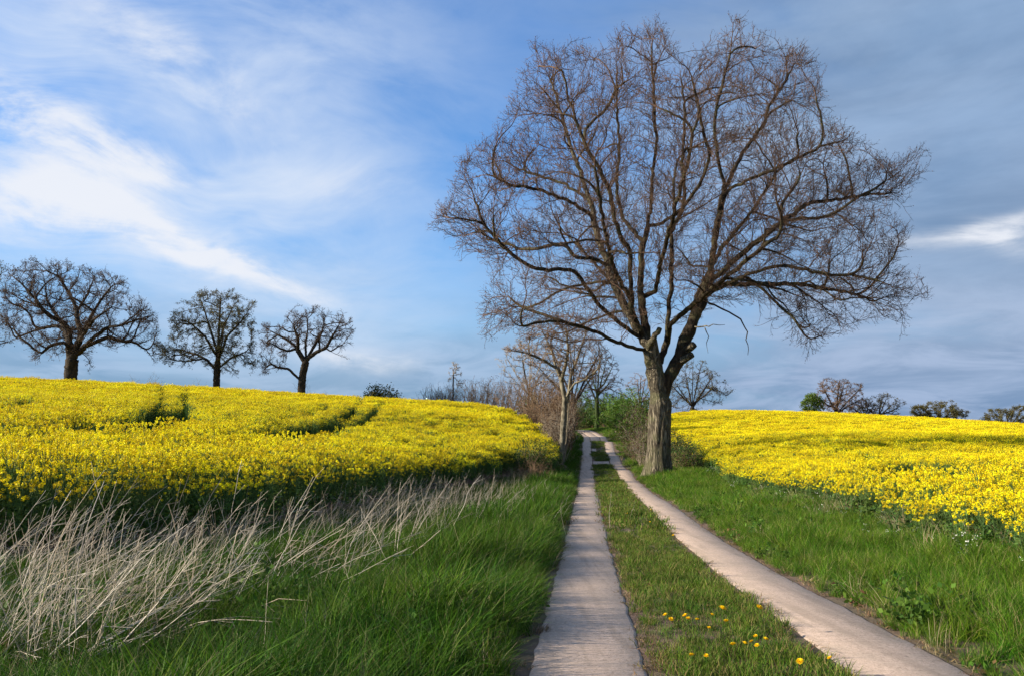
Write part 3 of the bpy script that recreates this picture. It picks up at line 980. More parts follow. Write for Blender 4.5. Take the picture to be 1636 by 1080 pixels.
def dry_stalks():
    r = np.random.default_rng(77)
    BAND = [(-60, 890), (120, 880), (330, 860), (560, 820), (660, 790), (790, 785), (800, 830), (700, 905), (560, 960), (300, 1010), (130, 1085), (-60, 1085)]
    pts = []
    while len(pts) < 300:
        px, py = r.uniform(-60, 800), r.uniform(800, 1085)
        if not in_poly(np.array([[px, py]]), BAND)[0]: continue
        q = on_ground(px, py)
        pts.append((q, px, py))
    for k, (q, px, py) in enumerate(pts):
        o = bpy.data.objects.new('dry_stalk', stalks[k % len(stalks)].data)
        COL.objects.link(o)
        o.location = q - np.array([0, 0, .03])
        ln = r.uniform(.6, 1.45) * (1.0 if py > 860 else .8)
        o.scale = (ln * r.uniform(.9, 1.3), ln, ln)
        lean = r.normal(.58, .36) if px < 620 else r.normal(.22, .25)
        o.rotation_euler = (r.normal(0, .25), lean, r.normal(0, .7))
        tag(o, 'thin pale dry stalk in the leaning tangle on the left verge', 'dry stalk', 'dry stalks leaning over the left verge')
    # a few stiff upright ones beside the lane verge
    for k, (px, py, ln) in enumerate(((412, 1075, .62), (515, 1075, .5), (482, 1072, .58), (560, 990, .5), (45, 1078, 1.0), (110, 1078, .95), (538, 985, .55))):
        q = on_ground(px, min(py, 1079)) - np.array([0, 0, .03])
        o = bpy.data.objects.new('dry_stalk', stalks[(k * 2 + 1) % len(stalks)].data)
        COL.objects.link(o); o.location = q; o.scale = (ln * .5, ln, ln * 1.1)
        o.rotation_euler = (0, r.normal(0.0, .1), r.uniform(0, 6))
        tag(o, ('third', 'fifth', 'fourth', 'seventh', 'first', 'second', 'sixth')[k] + ' upright pale stalk from the left in the lower left grass', 'dry stalk', 'upright dry stalks in the grass')
    # the fine tangle between them: nobody could count it
    n = 1250
    px = r.uniform(-80, 870, n * 3); py = r.uniform(755, 1085, n * 3)
    W = [(-80, 905), (300, 870), (560, 800), (640, 770), (860, 748), (880, 800), (800, 845), (690, 880), (560, 940), (320, 1000), (120, 1080), (-80, 1090)]
    keep = in_poly(np.c_[px, py], W); px, py = px[keep][:n], py[keep][:n]
    ex_n = 900
    px = np.r_[px, r.normal(690, 90, ex_n)]; py = np.r_[py, r.normal(812, 24, ex_n)]
    q = np.array([on_ground(a, b) for a, b in zip(px, py)])
    far = np.clip((870 - py) / 80, 0, 1)
    tl = np.c_[r.normal(0, .22, len(q)), np.where(r.uniform(0, 1, len(q)) < .6, r.normal(.75, .45, len(q)), r.normal(.25, .4, len(q))) * (1 - .6 * far)]
    sc = r.uniform(.35, .95, len(q)) * (1 - .12 * far)
    o = scatter('dry_stalk_tangle', q, r.normal(0, .9, len(q)), sc, stalks, r.integers(0, len(stalks), len(q)), tl)
    tag(o, 'tangled mass of fine bleached dead grass on the left verge', 'dead grass', kind='stuff')


dry_stalks()


def dry_tufts():
    r = np.random.default_rng(78)
    A = []
    for px, py, sx, sy, n in ((840, 760, 26, 10, 34), (815, 790, 25, 12, 34), (905, 728, 10, 10, 26), (880, 735, 14, 8, 22), (1082, 750, 12, 5, 22), (1040, 752, 10, 4, 14),
                              (1215, 800, 20, 6, 12), (1330, 822, 22, 6, 12), (1290, 806, 25, 6, 8), (1440, 850, 20, 8, 9), (1540, 880, 25, 8, 8), (1610, 890, 14, 8, 7), (1545, 880, 10, 6, 4), (1015, 735, 8, 8, 16), (1000, 722, 6, 8, 12)):
        for k in range(n):
            w = on_ground(r.normal(px, sx), min(r.normal(py, sy), 1070))
            if w is not None and w[1] < 75: A.append(w)
    q = np.array(A)
    o = scatter('dry_grass_tufts', q, r.uniform(0, 6.28, len(q)), r.uniform(.4, 1.0, len(q)), dry, r.integers(0, len(dry), len(q)), r.normal(0, .15, (len(q), 2)))
    tag(o, 'tan tufts of dead grass along the field edges and the hedge foot', 'dead grass', kind='stuff')


dry_tufts()


# ------------------------------------------------------------------ dandelions
def dandelions():
    r = np.random.default_rng(90)
    n = 44
    a = np.arange(n) * 2.39996; q = np.sqrt((np.arange(n) + .5) / n)
    # strap petals in a dome
    V, F = [], []
    for k in range(n):
        d = np.array([math.cos(a[k]), math.sin(a[k])])
        z0, z1 = .006 * (1 - q[k]), .012 - .011 * q[k] ** 2
        R0, R1 = .004, .019 * q[k] + .004
        s = np.array([-d[1], d[0]]) * .0026
        V += [(*(d * R0 - s), z0), (*(d * R0 + s), z0), (*(d * R1 + s), z1 + .004), (*(d * R1 - s), z1 + .004)]
        F.append([4 * k, 4 * k + 1, 4 * k + 2, 4 * k + 3])
    head = mesh_obj('flower_head_source', V, np.array(F), M['dandelion']); COL.objects.unlink(head)
    sv, sf = tri_tubes([(0, 0, 0)], [(0, 0, 1)], [.003], [.0022])
    stem = mesh_obj('stem_source', sv, sf, M['leaf_bright']); COL.objects.unlink(stem)
    px5 = [(567, 533), (583, 546), (626, 534), (635, 545), (662, 548), (707, 534), (739, 527), (749, 552), (697, 574), (849, 519), (837, 601), (867, 612), (825, 620), (841, 631), (805, 625), (770, 634), (646, 666), (690, 670), (970, 700), (1060, 698), (452, 228), (520, 262), (523, 217), (590, 300)]
    lab = {9: 'tallest yellow dandelion beside the right wheel strip', 6: 'large yellow dandelion at the back of the median cluster',
           16: 'yellow dandelion near the bottom edge, left of two in short grass', 17: 'yellow dandelion near the bottom edge, right of two in short grass',
           8: 'yellow dandelion in front of the middle of the median row', 18: 'yellow dandelion at the bottom edge of the median',
           19: 'yellow dandelion at the bottom edge nearest the right wheel strip'}
    ordn = ('first', 'second', 'third', 'fourth', 'fifth', 'sixth', 'seventh', 'eighth')
    for j, k in enumerate((0, 1, 2, 3, 4, 5, 7)):
        lab[k] = ordn[j] + ' small dandelion from the left in the back row on the median'
    for j, k in enumerate((15, 14, 12, 10, 13, 11)):
        lab[k] = ordn[j] + ' dandelion from the left in the loose front group on the median'
    for j, k in enumerate((23, 21, 20, 22)):
        lab[k] = ordn[j] + ' nearest of the small lone dandelions far along the median'
    for k, (u, w) in enumerate(px5):
        hgt = .10 + .05 * r.uniform() + (.10 if k in (6, 9) else 0)
        q = on_ground(760 + u / 1.8676, min(700 + w / 1.8676 + hgt * 1284 / 7.2 * .9, 1085))
        if k >= 20: q = on_ground(760 + u / 1.8676, 704 + w / 1.8676)
        e = empty('dandelion', q, lab[k],
                  'dandelion', 'dandelions on the grass median')
        s = bpy.data.objects.new('stem', stem.data); COL.objects.link(s); s.parent = e; s.scale = (1, 1, hgt)
        h = bpy.data.objects.new('flower_head', head.data); COL.objects.link(h); h.parent = e; h.location = (0, 0, hgt)
        sc = r.uniform(.85, 1.3) * (1.35 if k in (6, 9) else 1.0); h.scale = (sc, sc, sc)
        h.rotation_euler = (r.uniform(.1, .6), r.normal(0, .3), r.uniform(0, 6))


dandelions()


# ------------------------------------------------------------------ trees
def resample(poly, step):
    poly = np.asarray(poly, float)
    seg = np.linalg.norm(np.diff(poly, axis=0), axis=1)
    L = np.r_[0, np.cumsum(seg)]
    n = max(2, int(L[-1] / step) + 1)
    t = np.linspace(0, L[-1], n)
    # smooth (Catmull-like) by linear sampling then a light blur
    q = np.stack([np.interp(t, L, poly[:, k]) for k in range(3)], 1)
    for _ in range(2):
        q[1:-1] = .5 * q[1:-1] + .25 * (q[:-2] + q[2:])
    return q


def grow(limbs, inside, fill, size, det, r, gnarl=.16, up=.05, droop_z=None, levels=2):
    """hand-laid limbs, then two orders of side branches that reach outward and upward
    until they meet the crown's surface. Returns pos, parent, limb id, order"""
    step = .022 * size
    pos, par, lid = [], [], []
    for li, poly in enumerate(limbs):
        q = resample(poly, step)
        if li == 0:
            prev = -1; start = 0
        else:
            d = np.linalg.norm(np.array(pos) - q[0], axis=1); prev = int(np.argmin(d)); start = 1
        for k in range(start, len(q)):
            pos.append(q[k] + (r.normal(0, .10 * step, 3) if li else 0)); par.append(prev); lid.append(li); prev = len(pos) - 1
    pos = np.array(pos); par = np.array(par); lid = np.array(lid)
    order = np.zeros(len(pos), int)
    hub = pos[lid == 0][-1]
    # boughs: space colonisation fills the crown evenly between the laid limbs
    skip = int((lid == 0).sum() * .92)
    for nA, kill, infl, keep, iters in ((int(420 / det), .105 * size, .55 * size, .95, 45), (int(2600 / det ** 1.5), .062 * size, .40 * size, .5, 70)):
        A = fill(nA, r)
        best = np.full(len(A), 1e9); bi = np.zeros(len(A), int); nch = np.zeros(80000, int)
        def upd(i0):
            for s in range(i0, len(pos), 500):
                d = ((A[:, None] - pos[None, s:s + 500]) ** 2).sum(-1)
                j = d.argmin(1); dm = d[np.arange(len(A)), j]
                w = dm < best; best[w] = dm[w]; bi[w] = j[w] + s
        upd(skip)
        for it in range(iters):
            al = best > kill ** 2
            A, best, bi = A[al], best[al], bi[al]
            act = best < infl ** 2
            if not act.any(): break
            idx = bi[act]; dv = A[act] - pos[idx]; dv /= np.linalg.norm(dv, axis=1)[:, None] + 1e-9
            src = np.unique(idx); src = src[(nch[src] < 2) & (par[src] >= 0)]
            if not len(src): break
            S = np.stack([np.bincount(idx, dv[:, k], len(pos)) for k in range(3)], 1)[src]
            S /= np.linalg.norm(S, axis=1)[:, None] + 1e-9
            pd = pos[src] - pos[par[src]]; pd /= np.linalg.norm(pd, axis=1)[:, None] + 1e-9
            o = pos[src] - hub; o /= np.linalg.norm(o, axis=1)[:, None] + 1e-9
            D = S + keep * pd + .35 * o + r.normal(0, gnarl * 1.2, S.shape); D[:, 2] += up
            D /= np.linalg.norm(D, axis=1)[:, None] + 1e-9
            good = (D * o).sum(1) > (.30 if keep > .9 else -.15)
            nch[src[~good]] += 1
            src, D = src[good], D[good]
            if not len(src): continue
            n0 = len(pos)
            pos = np.concatenate([pos, pos[src] + D * step * r.uniform(.85, 1.15, (len(src), 1))])
            par = np.concatenate([par, src]); lid = np.concatenate([lid, lid[src]]); order = np.concatenate([order, np.zeros(len(src), int)])
            nch[src] += 1
            upd(n0)
    for lev, (Lmax, sp, ang, n_side) in enumerate(((.13 * size, .030 * size * det, .75, 1), (.075 * size, .036 * size * det, .75, 1))[:levels]):
        cand = np.where((order == lev) & ((lid > 0) | (np.arange(len(pos)) == (lid == 0).sum() - 1)))[0]
        cand = cand[par[cand] >= 0]
        if lev == 0:      # keep the lower part of each limb clear
            dh = np.linalg.norm(pos[cand] - hub, axis=1)
            cand = cand[r.uniform(0, 1, len(cand)) < np.clip((dh / size - .10) / .25, .06, 1)]
        rep_ = np.repeat(cand, max(1, int(round(step / sp)))) if step > sp else cand[r.uniform(0, 1, len(cand)) < step / sp]
        n = len(rep_)
        pd = pos[rep_] - pos[par[rep_]]; pd /= np.linalg.norm(pd, axis=1)[:, None] + 1e-9
        sd = r.normal(0, 1, (n, 3)); sd -= pd * (sd * pd).sum(1)[:, None]; sd /= np.linalg.norm(sd, axis=1)[:, None] + 1e-9
        a = np.clip(r.normal(ang, .22, n), .3, 1.3)
        d = pd * np.cos(a)[:, None] + sd * np.sin(a)[:, None]
        L = Lmax * r.uniform(.35, 1.0, n)
        cur = rep_.copy(); act = np.ones(n, bool); went = np.zeros(n)
        for k in range(int(Lmax / step) + 1):
            o = pos[cur] - hub; o /= np.linalg.norm(o, axis=1)[:, None] + 1e-9
            d = d + .10 * o + r.normal(0, gnarl, (n, 3))
            u = np.full(n, up)
            if droop_z is not None: u = np.where(pos[cur][:, 2] < droop_z, -.07, up)
            d[:, 2] += u
            d /= np.linalg.norm(d, axis=1)[:, None] + 1e-9
            q = pos[cur] + d * step * r.uniform(.85, 1.15, (n, 1))
            went = went + step
            act &= (went <= L)
            ii = np.where(act)[0]
            if not len(ii): break
            ins = inside(q[ii])
            act[ii[~ins]] = False
            ii = ii[ins]
            if not len(ii): break
            base = len(pos)
            pos = np.concatenate([pos, q[ii]]); par = np.concatenate([par, cur[ii]]); lid = np.concatenate([lid, lid[cur[ii]]])
            order = np.concatenate([order, np.full(len(ii), lev + 1)])
            cur[ii] = base + np.arange(len(ii))
    return pos, par, lid, order, step


def make_inside(outline, Z, depth):
    outline = np.array(outline, float)
    lo, hi = outline.min(0), outline.max(0)
    gx, gy = np.meshgrid(np.linspace(lo[0], hi[0], 60), np.linspace(lo[1], hi[1], 60))
    c = np.c_[gx.ravel(), gy.ravel()]; c = c[in_poly(c, outline)]
    dmax = dist_poly(c, outline).max() * .8
    cp_, sp_ = math.cos(PITCH), math.sin(PITCH)
    def f(p):
        q = p - np.array([0, 0, EYE])
        zz = q[:, 1] * cp_ + q[:, 2] * sp_
        yy = -q[:, 1] * sp_ + q[:, 2] * cp_
        uv = np.c_[818 + FPX * q[:, 0] / zz, 540 - FPX * yy / zz]
        ok = in_poly(uv, outline)
        dn = np.clip(dist_poly(uv, outline) / dmax, 0, 1)
        D = depth * np.sqrt(1 - (1 - dn) ** 2) + .12 * depth
        return ok & (np.abs(zz - Z) < D)
    def fill(n, r):
        out = []
        k = 0
        while k < n:
            c = r.uniform(lo, hi, (n, 2)); c = c[in_poly(c, outline)]
            dn = np.clip(dist_poly(c, outline) / dmax, 0, 1)
            off = depth * np.sqrt(1 - (1 - dn) ** 2) * r.uniform(-1, 1, len(c))
            out += [P(a[0], a[1], Z + o) for a, o in zip(c, off)]; k = len(out)
        return np.array(out[:n])
    return f, fill


def radii(pa, tip, ex):
    n = len(pa); s = np.zeros(n)
    for i in range(n - 1, -1, -1):
        if s[i] == 0: s[i] = tip ** ex
        if pa[i] >= 0: s[pa[i]] += s[i]
    return s ** (1 / ex)


def chains(pa, rad):
    n = len(pa); main = np.full(n, -1); br = np.full(n, -1.0)
    for i in range(n):
        p = pa[i]
        if p >= 0 and rad[i] > br[p]: br[p] = rad[i]; main[p] = i
    out = []
    for i in range(n):
        p = pa[i]
        if p < 0 or main[p] != i:
            c = [p] if p >= 0 else []
            j = i
            while j >= 0: c.append(j); j = main[j]
            out.append(c)
    return out


def tube(pts, rad, sides, flare=None, rough=0.0, r=None, ridge=False):
    """swept tube with a steady frame"""
    n = len(pts)
    T = np.gradient(pts, axis=0); T /= np.linalg.norm(T, axis=1)[:, None] + 1e-9
    u = np.cross(T[0], [0.3, .9, .2]); u /= np.linalg.norm(u)
    V = np.zeros((n, sides, 3))
    ang = np.arange(sides) * 2 * math.pi / sides
    for k in range(n):
        u = u - T[k] * (u @ T[k]); u /= np.linalg.norm(u) + 1e-9
        v = np.cross(T[k], u)
        rr = np.full(sides, rad[k])
        if rough and r is not None: rr = rr * (1 + rough * r.normal(0, 1, sides))
        if ridge:
            hz = pts[k, 2] - pts[0, 2]
            rr = rr * (1 + .03 * np.sin(ang * 13 + 1.3 * math.sin(hz * 1.1)) + .02 * np.sin(ang * 7 - hz * .8) + .10 * math.exp(-max(hz, 0) / .5) * np.sin(ang * 5 + 1))
        V[k] = pts[k] + (np.cos(ang) * rr)[:, None] * u + (np.sin(ang) * rr)[:, None] * v
    i = np.arange(n * sides).reshape(n, sides); j = np.roll(i, -1, 1)
    F = np.stack([i[:-1], j[:-1], j[1:], i[1:]], -1).reshape(-1, 4)
    return V.reshape(-1, 3), F


def tri_cones(A, B, ra):
    """three-sided spikes from A to the point B, faces as quads would be wasted here"""
    A = np.asarray(A, float); B = np.asarray(B, float); n = len(A)
    d = B - A; d = d / (np.linalg.norm(d, axis=1)[:, None] + 1e-9)
    ref = np.where(np.abs(d[:, 2:3]) > .8, np.array([[1., 0, 0]]), np.array([[0, 0, 1.]]))
    u = np.cross(d, ref); u /= np.linalg.norm(u, axis=1)[:, None] + 1e-9
    v = np.cross(d, u)
    V = np.zeros((n, 4, 3))
    for k in range(3):
        V[:, k] = A + (u * math.cos(2.0944 * k) + v * math.sin(2.0944 * k)) * np.asarray(ra)[:, None]
    V[:, 3] = B
    b = np.arange(n)[:, None] * 4
    return V.reshape(-1, 3), np.concatenate([np.c_[b + k, b + (k + 1) % 3, b + 3] for k in range(3)])


def twig_sprays(B, D, length, rad, r, sub=3, droop=0.0):
    """short angular twigs with side shoots at base points B, heading D: (verts, quads), (verts, tris), tips"""
    n = len(B)
    L = length * r.uniform(.5, 1.25, n)
    A_, B_, ra, rb, tips, ca, cb, cr = [], [], [], [], [], [], [], []
    p = B.copy(); d = D / (np.linalg.norm(D, axis=1)[:, None] + 1e-9)
    ns = 3 if sub > 2 else 2
    for k in range(ns):
        d2 = d + r.normal(0, .22, (n, 3)); d2[:, 2] += .05 - droop; d2 /= np.linalg.norm(d2, axis=1)[:, None]
        q = p + d2 * (L / ns)[:, None]
        if k < ns - 1:
            A_.append(p); B_.append(q); ra.append(np.full(n, rad * (1 - .22 * k))); rb.append(np.full(n, rad * (1 - .22 * (k + 1))))
        else:
            ca.append(p); cb.append(q); cr.append(np.full(n, rad * .7))
        sd = d2 + r.normal(0, .58, (n, 3)); sd[:, 2] += .15; sd /= np.linalg.norm(sd, axis=1)[:, None]
        src = q if k < ns - 1 else p
        e = src + sd * (L * r.uniform(.2, .46, n))[:, None]
        ca.append(src); cb.append(e); cr.append(np.full(n, rad * .7)); tips.append(e)
        p, d = q, d2
    tips.append(p)
    cc = np.concatenate
    return tri_tubes(cc(A_), cc(B_), cc(ra), cc(rb)), tri_cones(cc(ca), cc(cb), cc(cr)), cc(tips)


def build_tree(name, label, cat, Z, outline, limbs, depth, det, tip, trunk_r, seed, bark, twig, twig_len=.6, twig_rad=.006, leaf=None,
               split_limbs=False, gnarl=.16, ex=2.25, sprays=1.0, thick=.045, group=None, sub=3, up=.05, flare=1.45, limb_bark=None, droop_py=None, levels=2, rmin=0.0, mid=0.0):
    """limbs: list of polylines in photo pixels; each point (px, py[, depth offset])"""
    r = np.random.default_rng(seed)
    def w(pt): return P(pt[0], pt[1], Z + (pt[2] if len(pt) > 2 else 0))
    L3 = [np.array([w(p) for p in l]) for l in limbs]
    b = L3[0][0]
    gz = float(ground_h(b[0], b[1])[0])
    L3[0][0] = [b[0], b[1], gz - .15]
    xs_ = [a[0] for a in outline]
    size = (max(xs_) - min(xs_)) / 2 * Z / FPX
    dz_ = P(xs_[0], droop_py, Z)[2] if droop_py else None
    pos, pa, ld, od, step = grow(L3, *make_inside(outline, Z, depth), size, det, r, gnarl, up, dz_, levels)
    rad = radii(pa, tip, ex)
    n_tr = int((ld == 0).sum())
    # the pipe model is scaled so that the trunk has its measured girth
    big = rad[0]
    k = math.log(trunk_r / tip) / math.log(big / tip)
    rad = np.maximum(tip * (rad / tip) ** k, rmin)
    if mid:
        rad = rad * (1 + mid * np.exp(-(np.log(rad / .028) / .75) ** 2))
    # wiggle and smooth thin wood
    kids = np.bincount(pa[pa >= 0], minlength=len(pa))
    sm = pos.copy(); m = pa >= 0
    sm[m] = .7 * pos[m] + .3 * pos[pa[m]]
    thin = rad < thick
    pos[thin] = sm[thin]
    root = empty(name, (b[0], b[1], gz), label, cat, group)
    parts = {}
    for c in chains(pa, rad):
        c = np.array(c)
        rr = rad[c].copy()
        if len(c) > 1 and pa[c[1]] == c[0]: rr[0] = min(rr[0], rr[1] * 1.25)
        key_l = ld[c[-1]] if len(c) < 2 else ld[c[1]]
        thk = rr > thick
        m_ = int(thk.sum()) if thk.any() else 0
        if m_ >= 2:
            e = min(len(c), m_ + 1)
            pts, q = pos[c[:e]], rr[:e]
            is_tr = (key_l == 0)
            if is_tr and flare:
                dz = pts[:, 2] - gz; q = q * (1 + (flare - 1) * np.exp(-np.maximum(dz, 0) / (trunk_r * 1.1)))
            rg = is_tr and split_limbs
            V, F = tube(pts, q, 48 if rg else (18 if q.max() > .3 else (9 if q.max() > .1 else 6)), None, .012 if rg else (.05 if q.max() > .2 else .02), r, rg)
            key = ('trunk' if is_tr else ('limb', int(key_l))) if (split_limbs or is_tr) else 'crown'
            parts.setdefault(key, []).append((V, F))
        else:
            e = 1
        e = max(e - 1, 0)
        if e < len(c) - 1:
            A, B = pos[c[e:-1]], pos[c[e + 1:]]
            V, F = tri_tubes(A, B, rr[e:-1], rr[e + 1:])
            key = ('twigs', int(key_l)) if split_limbs else 'twigs'
            parts.setdefault(key, []).append((V, F))
    # twig sprays on thin wood
    cand = np.where((rad < thick * .8) & m & (od > 0) | (rad < thick * .3) & m)[0]
    cand = cand[(r.uniform(0, 1, len(cand)) < min(1, sprays)) | (kids[cand] == 0)]
    rep = np.repeat(cand, max(1, int(round(sprays))))
    D = pos[rep] - pos[pa[rep]]; D /= np.linalg.norm(D, axis=1)[:, None] + 1e-9
    hub_ = pos[n_tr - 1]; ow = pos[rep] - hub_; ow /= np.linalg.norm(ow, axis=1)[:, None] + 1e-9
    D = D + .45 * ow + r.normal(0, .55, D.shape)
    tipmask = kids[rep] == 0
    D[tipmask] = (pos[rep] - pos[pa[rep]])[tipmask] / step + r.normal(0, .35, D[tipmask].shape)
    tips_all = []
    keys = np.unique(ld[rep]) if split_limbs else [None]
    for kk in keys:
        s = (ld[rep] == kk) if split_limbs else np.ones(len(rep), bool)
        if not s.any(): continue
        q1, q2, tp = twig_sprays(pos[rep][s], D[s], twig_len, twig_rad, r, sub)
        parts.setdefault(('twigs', int(kk)) if split_limbs else 'twigs', []).extend([q1, q2])
        tips_all.append(tp)
    def mk(nm, key, mat, par, smooth=False):
        if key not in parts: return None
        Vs, F4, F3, off = [], [], [], 0
        for V, F in parts[key]:
            Vs.append(V); (F4 if F.shape[1] == 4 else F3).append(F + off); off += len(V)
        return mesh_obj(nm, np.concatenate(Vs), [np.concatenate(f) for f in (F4, F3) if f], mat, par, smooth)
    tr = mk('trunk', 'trunk', bark, root, True)
    if split_limbs:
        for li in sorted(set(int(x) for x in ld)):
            lo = mk('limb', ('limb', li), limb_bark or bark, root, True)
            tw = mk('twigs', ('twigs', li), twig, root)
            if lo is not None and tw is not None:
                tw.parent = lo; tw.location = (0, 0, 0)
        if leaf:
            tp = np.concatenate(tips_all); ms, nl, size_ = leaf
            tp = tp[r.integers(0, len(tp), nl)] + r.normal(0, size_ * .5, (nl, 3))
            V, F, C = bits(tp, size_, r, [(1, 1, 1)], up=.2, aspect=.6)
            tag(mesh_obj('buds', V, F, ms, root), kind='stuff')
    else:
        cr = mk('crown', 'crown', bark, root, True)
        tw = mk('twigs' if cr else 'crown', 'twigs', twig, root)
        if cr is not None and tw is not None:
            tw.parent = cr; tw.location = (0, 0, 0)
        cr = cr or tw
        if leaf and tips_all:
            tp = np.concatenate(tips_all)
            ms, nl, size = leaf
            tp = tp[r.integers(0, len(tp), nl)] + r.normal(0, size * .6, (nl, 3))
            V, F, C = bits(tp, size, r, [(1, 1, 1)], up=.4, aspect=.7)
            lo = mesh_obj('foliage', V, F, ms, root)
            if cr is not None: lo.parent = cr; lo.location = (0, 0, 0)
    print(name, len(pos), sum(len(F) * (F.shape[1] - 2) for q in parts.values() for V, F in q))
    return root


def dome(x0, x1, ytop, ybot, n=14, r=None, j=.06, flat=1.0):
    """irregular dome outline in photo pixels"""
    cx, w = (x0 + x1) / 2, (x1 - x0) / 2
    cy = ybot - (ybot - ytop) * .42
    out = []
    for k in range(n):
        a = 2 * math.pi * k / n
        q = 1 + (r.normal(0, j) if r is not None else 0)
        yy = math.sin(a)
        out.append((cx + w * math.cos(a) * q, cy - ((cy - ytop) if yy > 0 else (ybot - cy)) * yy * q))
    return out


# the great oak beside the lane; pixel paths follow the limbs in the photograph
OAK = [
    [(1052, 754), (1052, 735), (1053, 700), (1054, 660), (1056, 625)],
    [(1054, 640), (1048, 602), (1043, 574), (1038, 550)],                                             # left stem
    [(1055, 640), (1066, 605), (1079, 585), (1094, 547, .3), (1105, 517, .4), (1124, 476, .5), (1135, 439, .6)],   # right stem
    [(1038, 560), (1013, 557, -.6), (980, 543, -1.5), (940, 525, -2.5), (913, 517, -3), (880, 512, -3.6), (827, 522, -4.5)],
    [(1033, 548), (1008, 528, -.5), (980, 508, -1), (957, 487, -1.5), (937, 460, -2), (922, 433, -2.3), (893, 430, -2.5), (867, 433, -2.8), (840, 423, -3), (813, 403, -3), (793, 383, -3), (770, 357, -3), (762, 333, -3), (758, 310, -3), (743, 290, -3), (735, 262, -3)],
    [(770, 357, -3), (745, 350, -3.2), (723, 348, -3.3), (692, 362, -3.5)],
    [(1030, 545), (993, 483, .6), (973, 430, 1.2), (960, 393, 1.5), (950, 360, 1.8), (947, 333, 2), (937, 307, 2.2), (925, 267, 2.4), (913, 240, 2.6), (899, 190, 2.8), (882, 135, 3), (858, 85, 3)],
    [(950, 350, 1.8), (913, 323, 1), (880, 310, .4), (847, 300, 0), (820, 298, -.5), (797, 287, -.8), (773, 277, -1)],
    [(943, 320, 2), (900, 293, 3.5), (867, 283, 4.2), (830, 272, 5), (785, 245, 5.5)],
    [(1034, 548), (1008, 500, -.8), (1007, 433, -1.6), (1008, 400, -2), (993, 387, -2.4), (980, 343, -3), (973, 303, -3.4), (957, 270, -3.8), (937, 237, -4), (925, 205, -4.2), (905, 150, -4.4), (895, 95, -4.4)],
    [(1036, 550), (1022, 467, .8), (1025, 400, 1.4), (1035, 365, 1.6), (1040, 327, 1.8), (1042, 284, 2), (1049, 231, 2.1), (1044, 152, 2.2), (1041, 86, 2.2), (1046, 38, 2)],
    [(1020, 380, 1.2), (1008, 365, 3), (995, 350, 4), (985, 300, 5), (990, 240, 6), (985, 170, 6.4), (985, 90, 6)],
    [(1047, 363, 1.6), (1080, 343, .5), (1113, 304, -.8), (1135, 257, -1.8), (1120, 190, -2.6), (1105, 120, -3)],
    [(1050, 590), (1064, 554, .8), (1068, 502, 1.6), (1074, 443, 2.4), (1072, 402, 2.8), (1074, 365, 3.2), (1095, 328, 3.8), (1090, 260, 4.4), (1095, 180, 5), (1085, 100, 5)],
    [(1135, 439, .6), (1139, 402, .4), (1146, 358, 0), (1157, 313, -.3), (1161, 298, -.4), (1150, 272, -.8), (1143, 228, -1), (1142, 175, -1.2), (1156, 132, -1.4), (1168, 80, -1.4), (1171, 42, -1.4)],
    [(1161, 298, -.4), (1172, 273, .5), (1191, 236, 1.4), (1220, 202, 2), (1229, 168, 2.4), (1262, 119, 3), (1280, 80, 3.2)],
    [(1160, 305, -.4), (1198, 287, -1.4), (1243, 269, -2.4), (1280, 250, -3), (1331, 226, -3.6), (1372, 228, -4)],
    [(1132, 450, .6), (1150, 439, .4), (1172, 417, 0), (1198, 395, -.4), (1224, 376, -.8), (1254, 350, -1.2), (1280, 350, -1.4), (1309, 349, -1.6), (1339, 339, -1.8), (1361, 321, -2), (1402, 299, -2.2), (1439, 273, -2.4), (1470, 238, -2.4)],
    [(1254, 350, -1.2), (1272, 339, -.2), (1291, 324, .8), (1328, 321, 1.6), (1372, 313, 2.2), (1436, 308, 2.6)],
    [(1120, 480, .5), (1140, 462, .8), (1161, 454, 1.2), (1198, 454, 1.8), (1235, 454, 2.4), (1280, 454, 3), (1317, 461, 3.4), (1365, 469, 3.8), (1402, 484, 4), (1432, 515, 4)],
    [(1150, 458, 1), (1183, 445, -.4), (1206, 435, -1.2), (1235, 426, -2), (1261, 424, -2.6), (1309, 439, -3.4), (1365, 439, -4), (1420, 454, -4.4), (1468, 474, -4.6)],
    [(1066, 530), (1072, 517, -1), (1098, 495, -2), (1130, 468, -3.4), (1165, 440, -5), (1200, 410, -6.2), (1240, 380, -7)],
    [(970, 425, 1.2), (945, 412, -.2), (927, 413, -.8), (910, 407, -1), (907, 390, -1), (890, 363, -1.2)],
    [(1010, 480, -.8), (990, 450, -3), (975, 410, -5), (965, 360, -7), (955, 300, -8.4), (950, 250, -9)],
    [(1100, 530, .4), (1115, 470, 3), (1150, 400, 5.5), (1200, 340, 7.5), (1240, 280, 8.5)],
    [(1045, 470, .8), (1060, 400, -3), (1080, 330, -5.6), (1100, 260, -7.4), (1110, 200, -8)],
    [(1020, 520, .5), (990, 470, 4), (950, 420, 7), (900, 370, 9)],
]
OAK_OUT = [(687, 362), (700, 330), (725, 300), (733, 248), (790, 215), (815, 165), (830, 120), (850, 60), (880, 80), (905, 75), (960, 70), (990, 45), (1020, 55), (1046, 27), (1075, 70), (1090, 85), (1130, 75), (1170, 30), (1205, 32), (1235, 75), (1285, 70), (1315, 110), (1318, 180), (1375, 215), (1390, 245), (1430, 255), (1476, 228), (1480, 275), (1435, 320), (1445, 350), (1460, 380), (1440, 410), (1480, 470), (1450, 490), (1442, 540), (1410, 505), (1370, 520), (1335, 540), (1285, 575), (1250, 550), (1205, 520), (1150, 490), (1090, 520), (1050, 520), (1010, 545), (950, 560), (880, 560), (830, 540), (772, 548), (768, 500), (775, 440), (745, 415), (700, 385)]
OAK_Z = 44.0
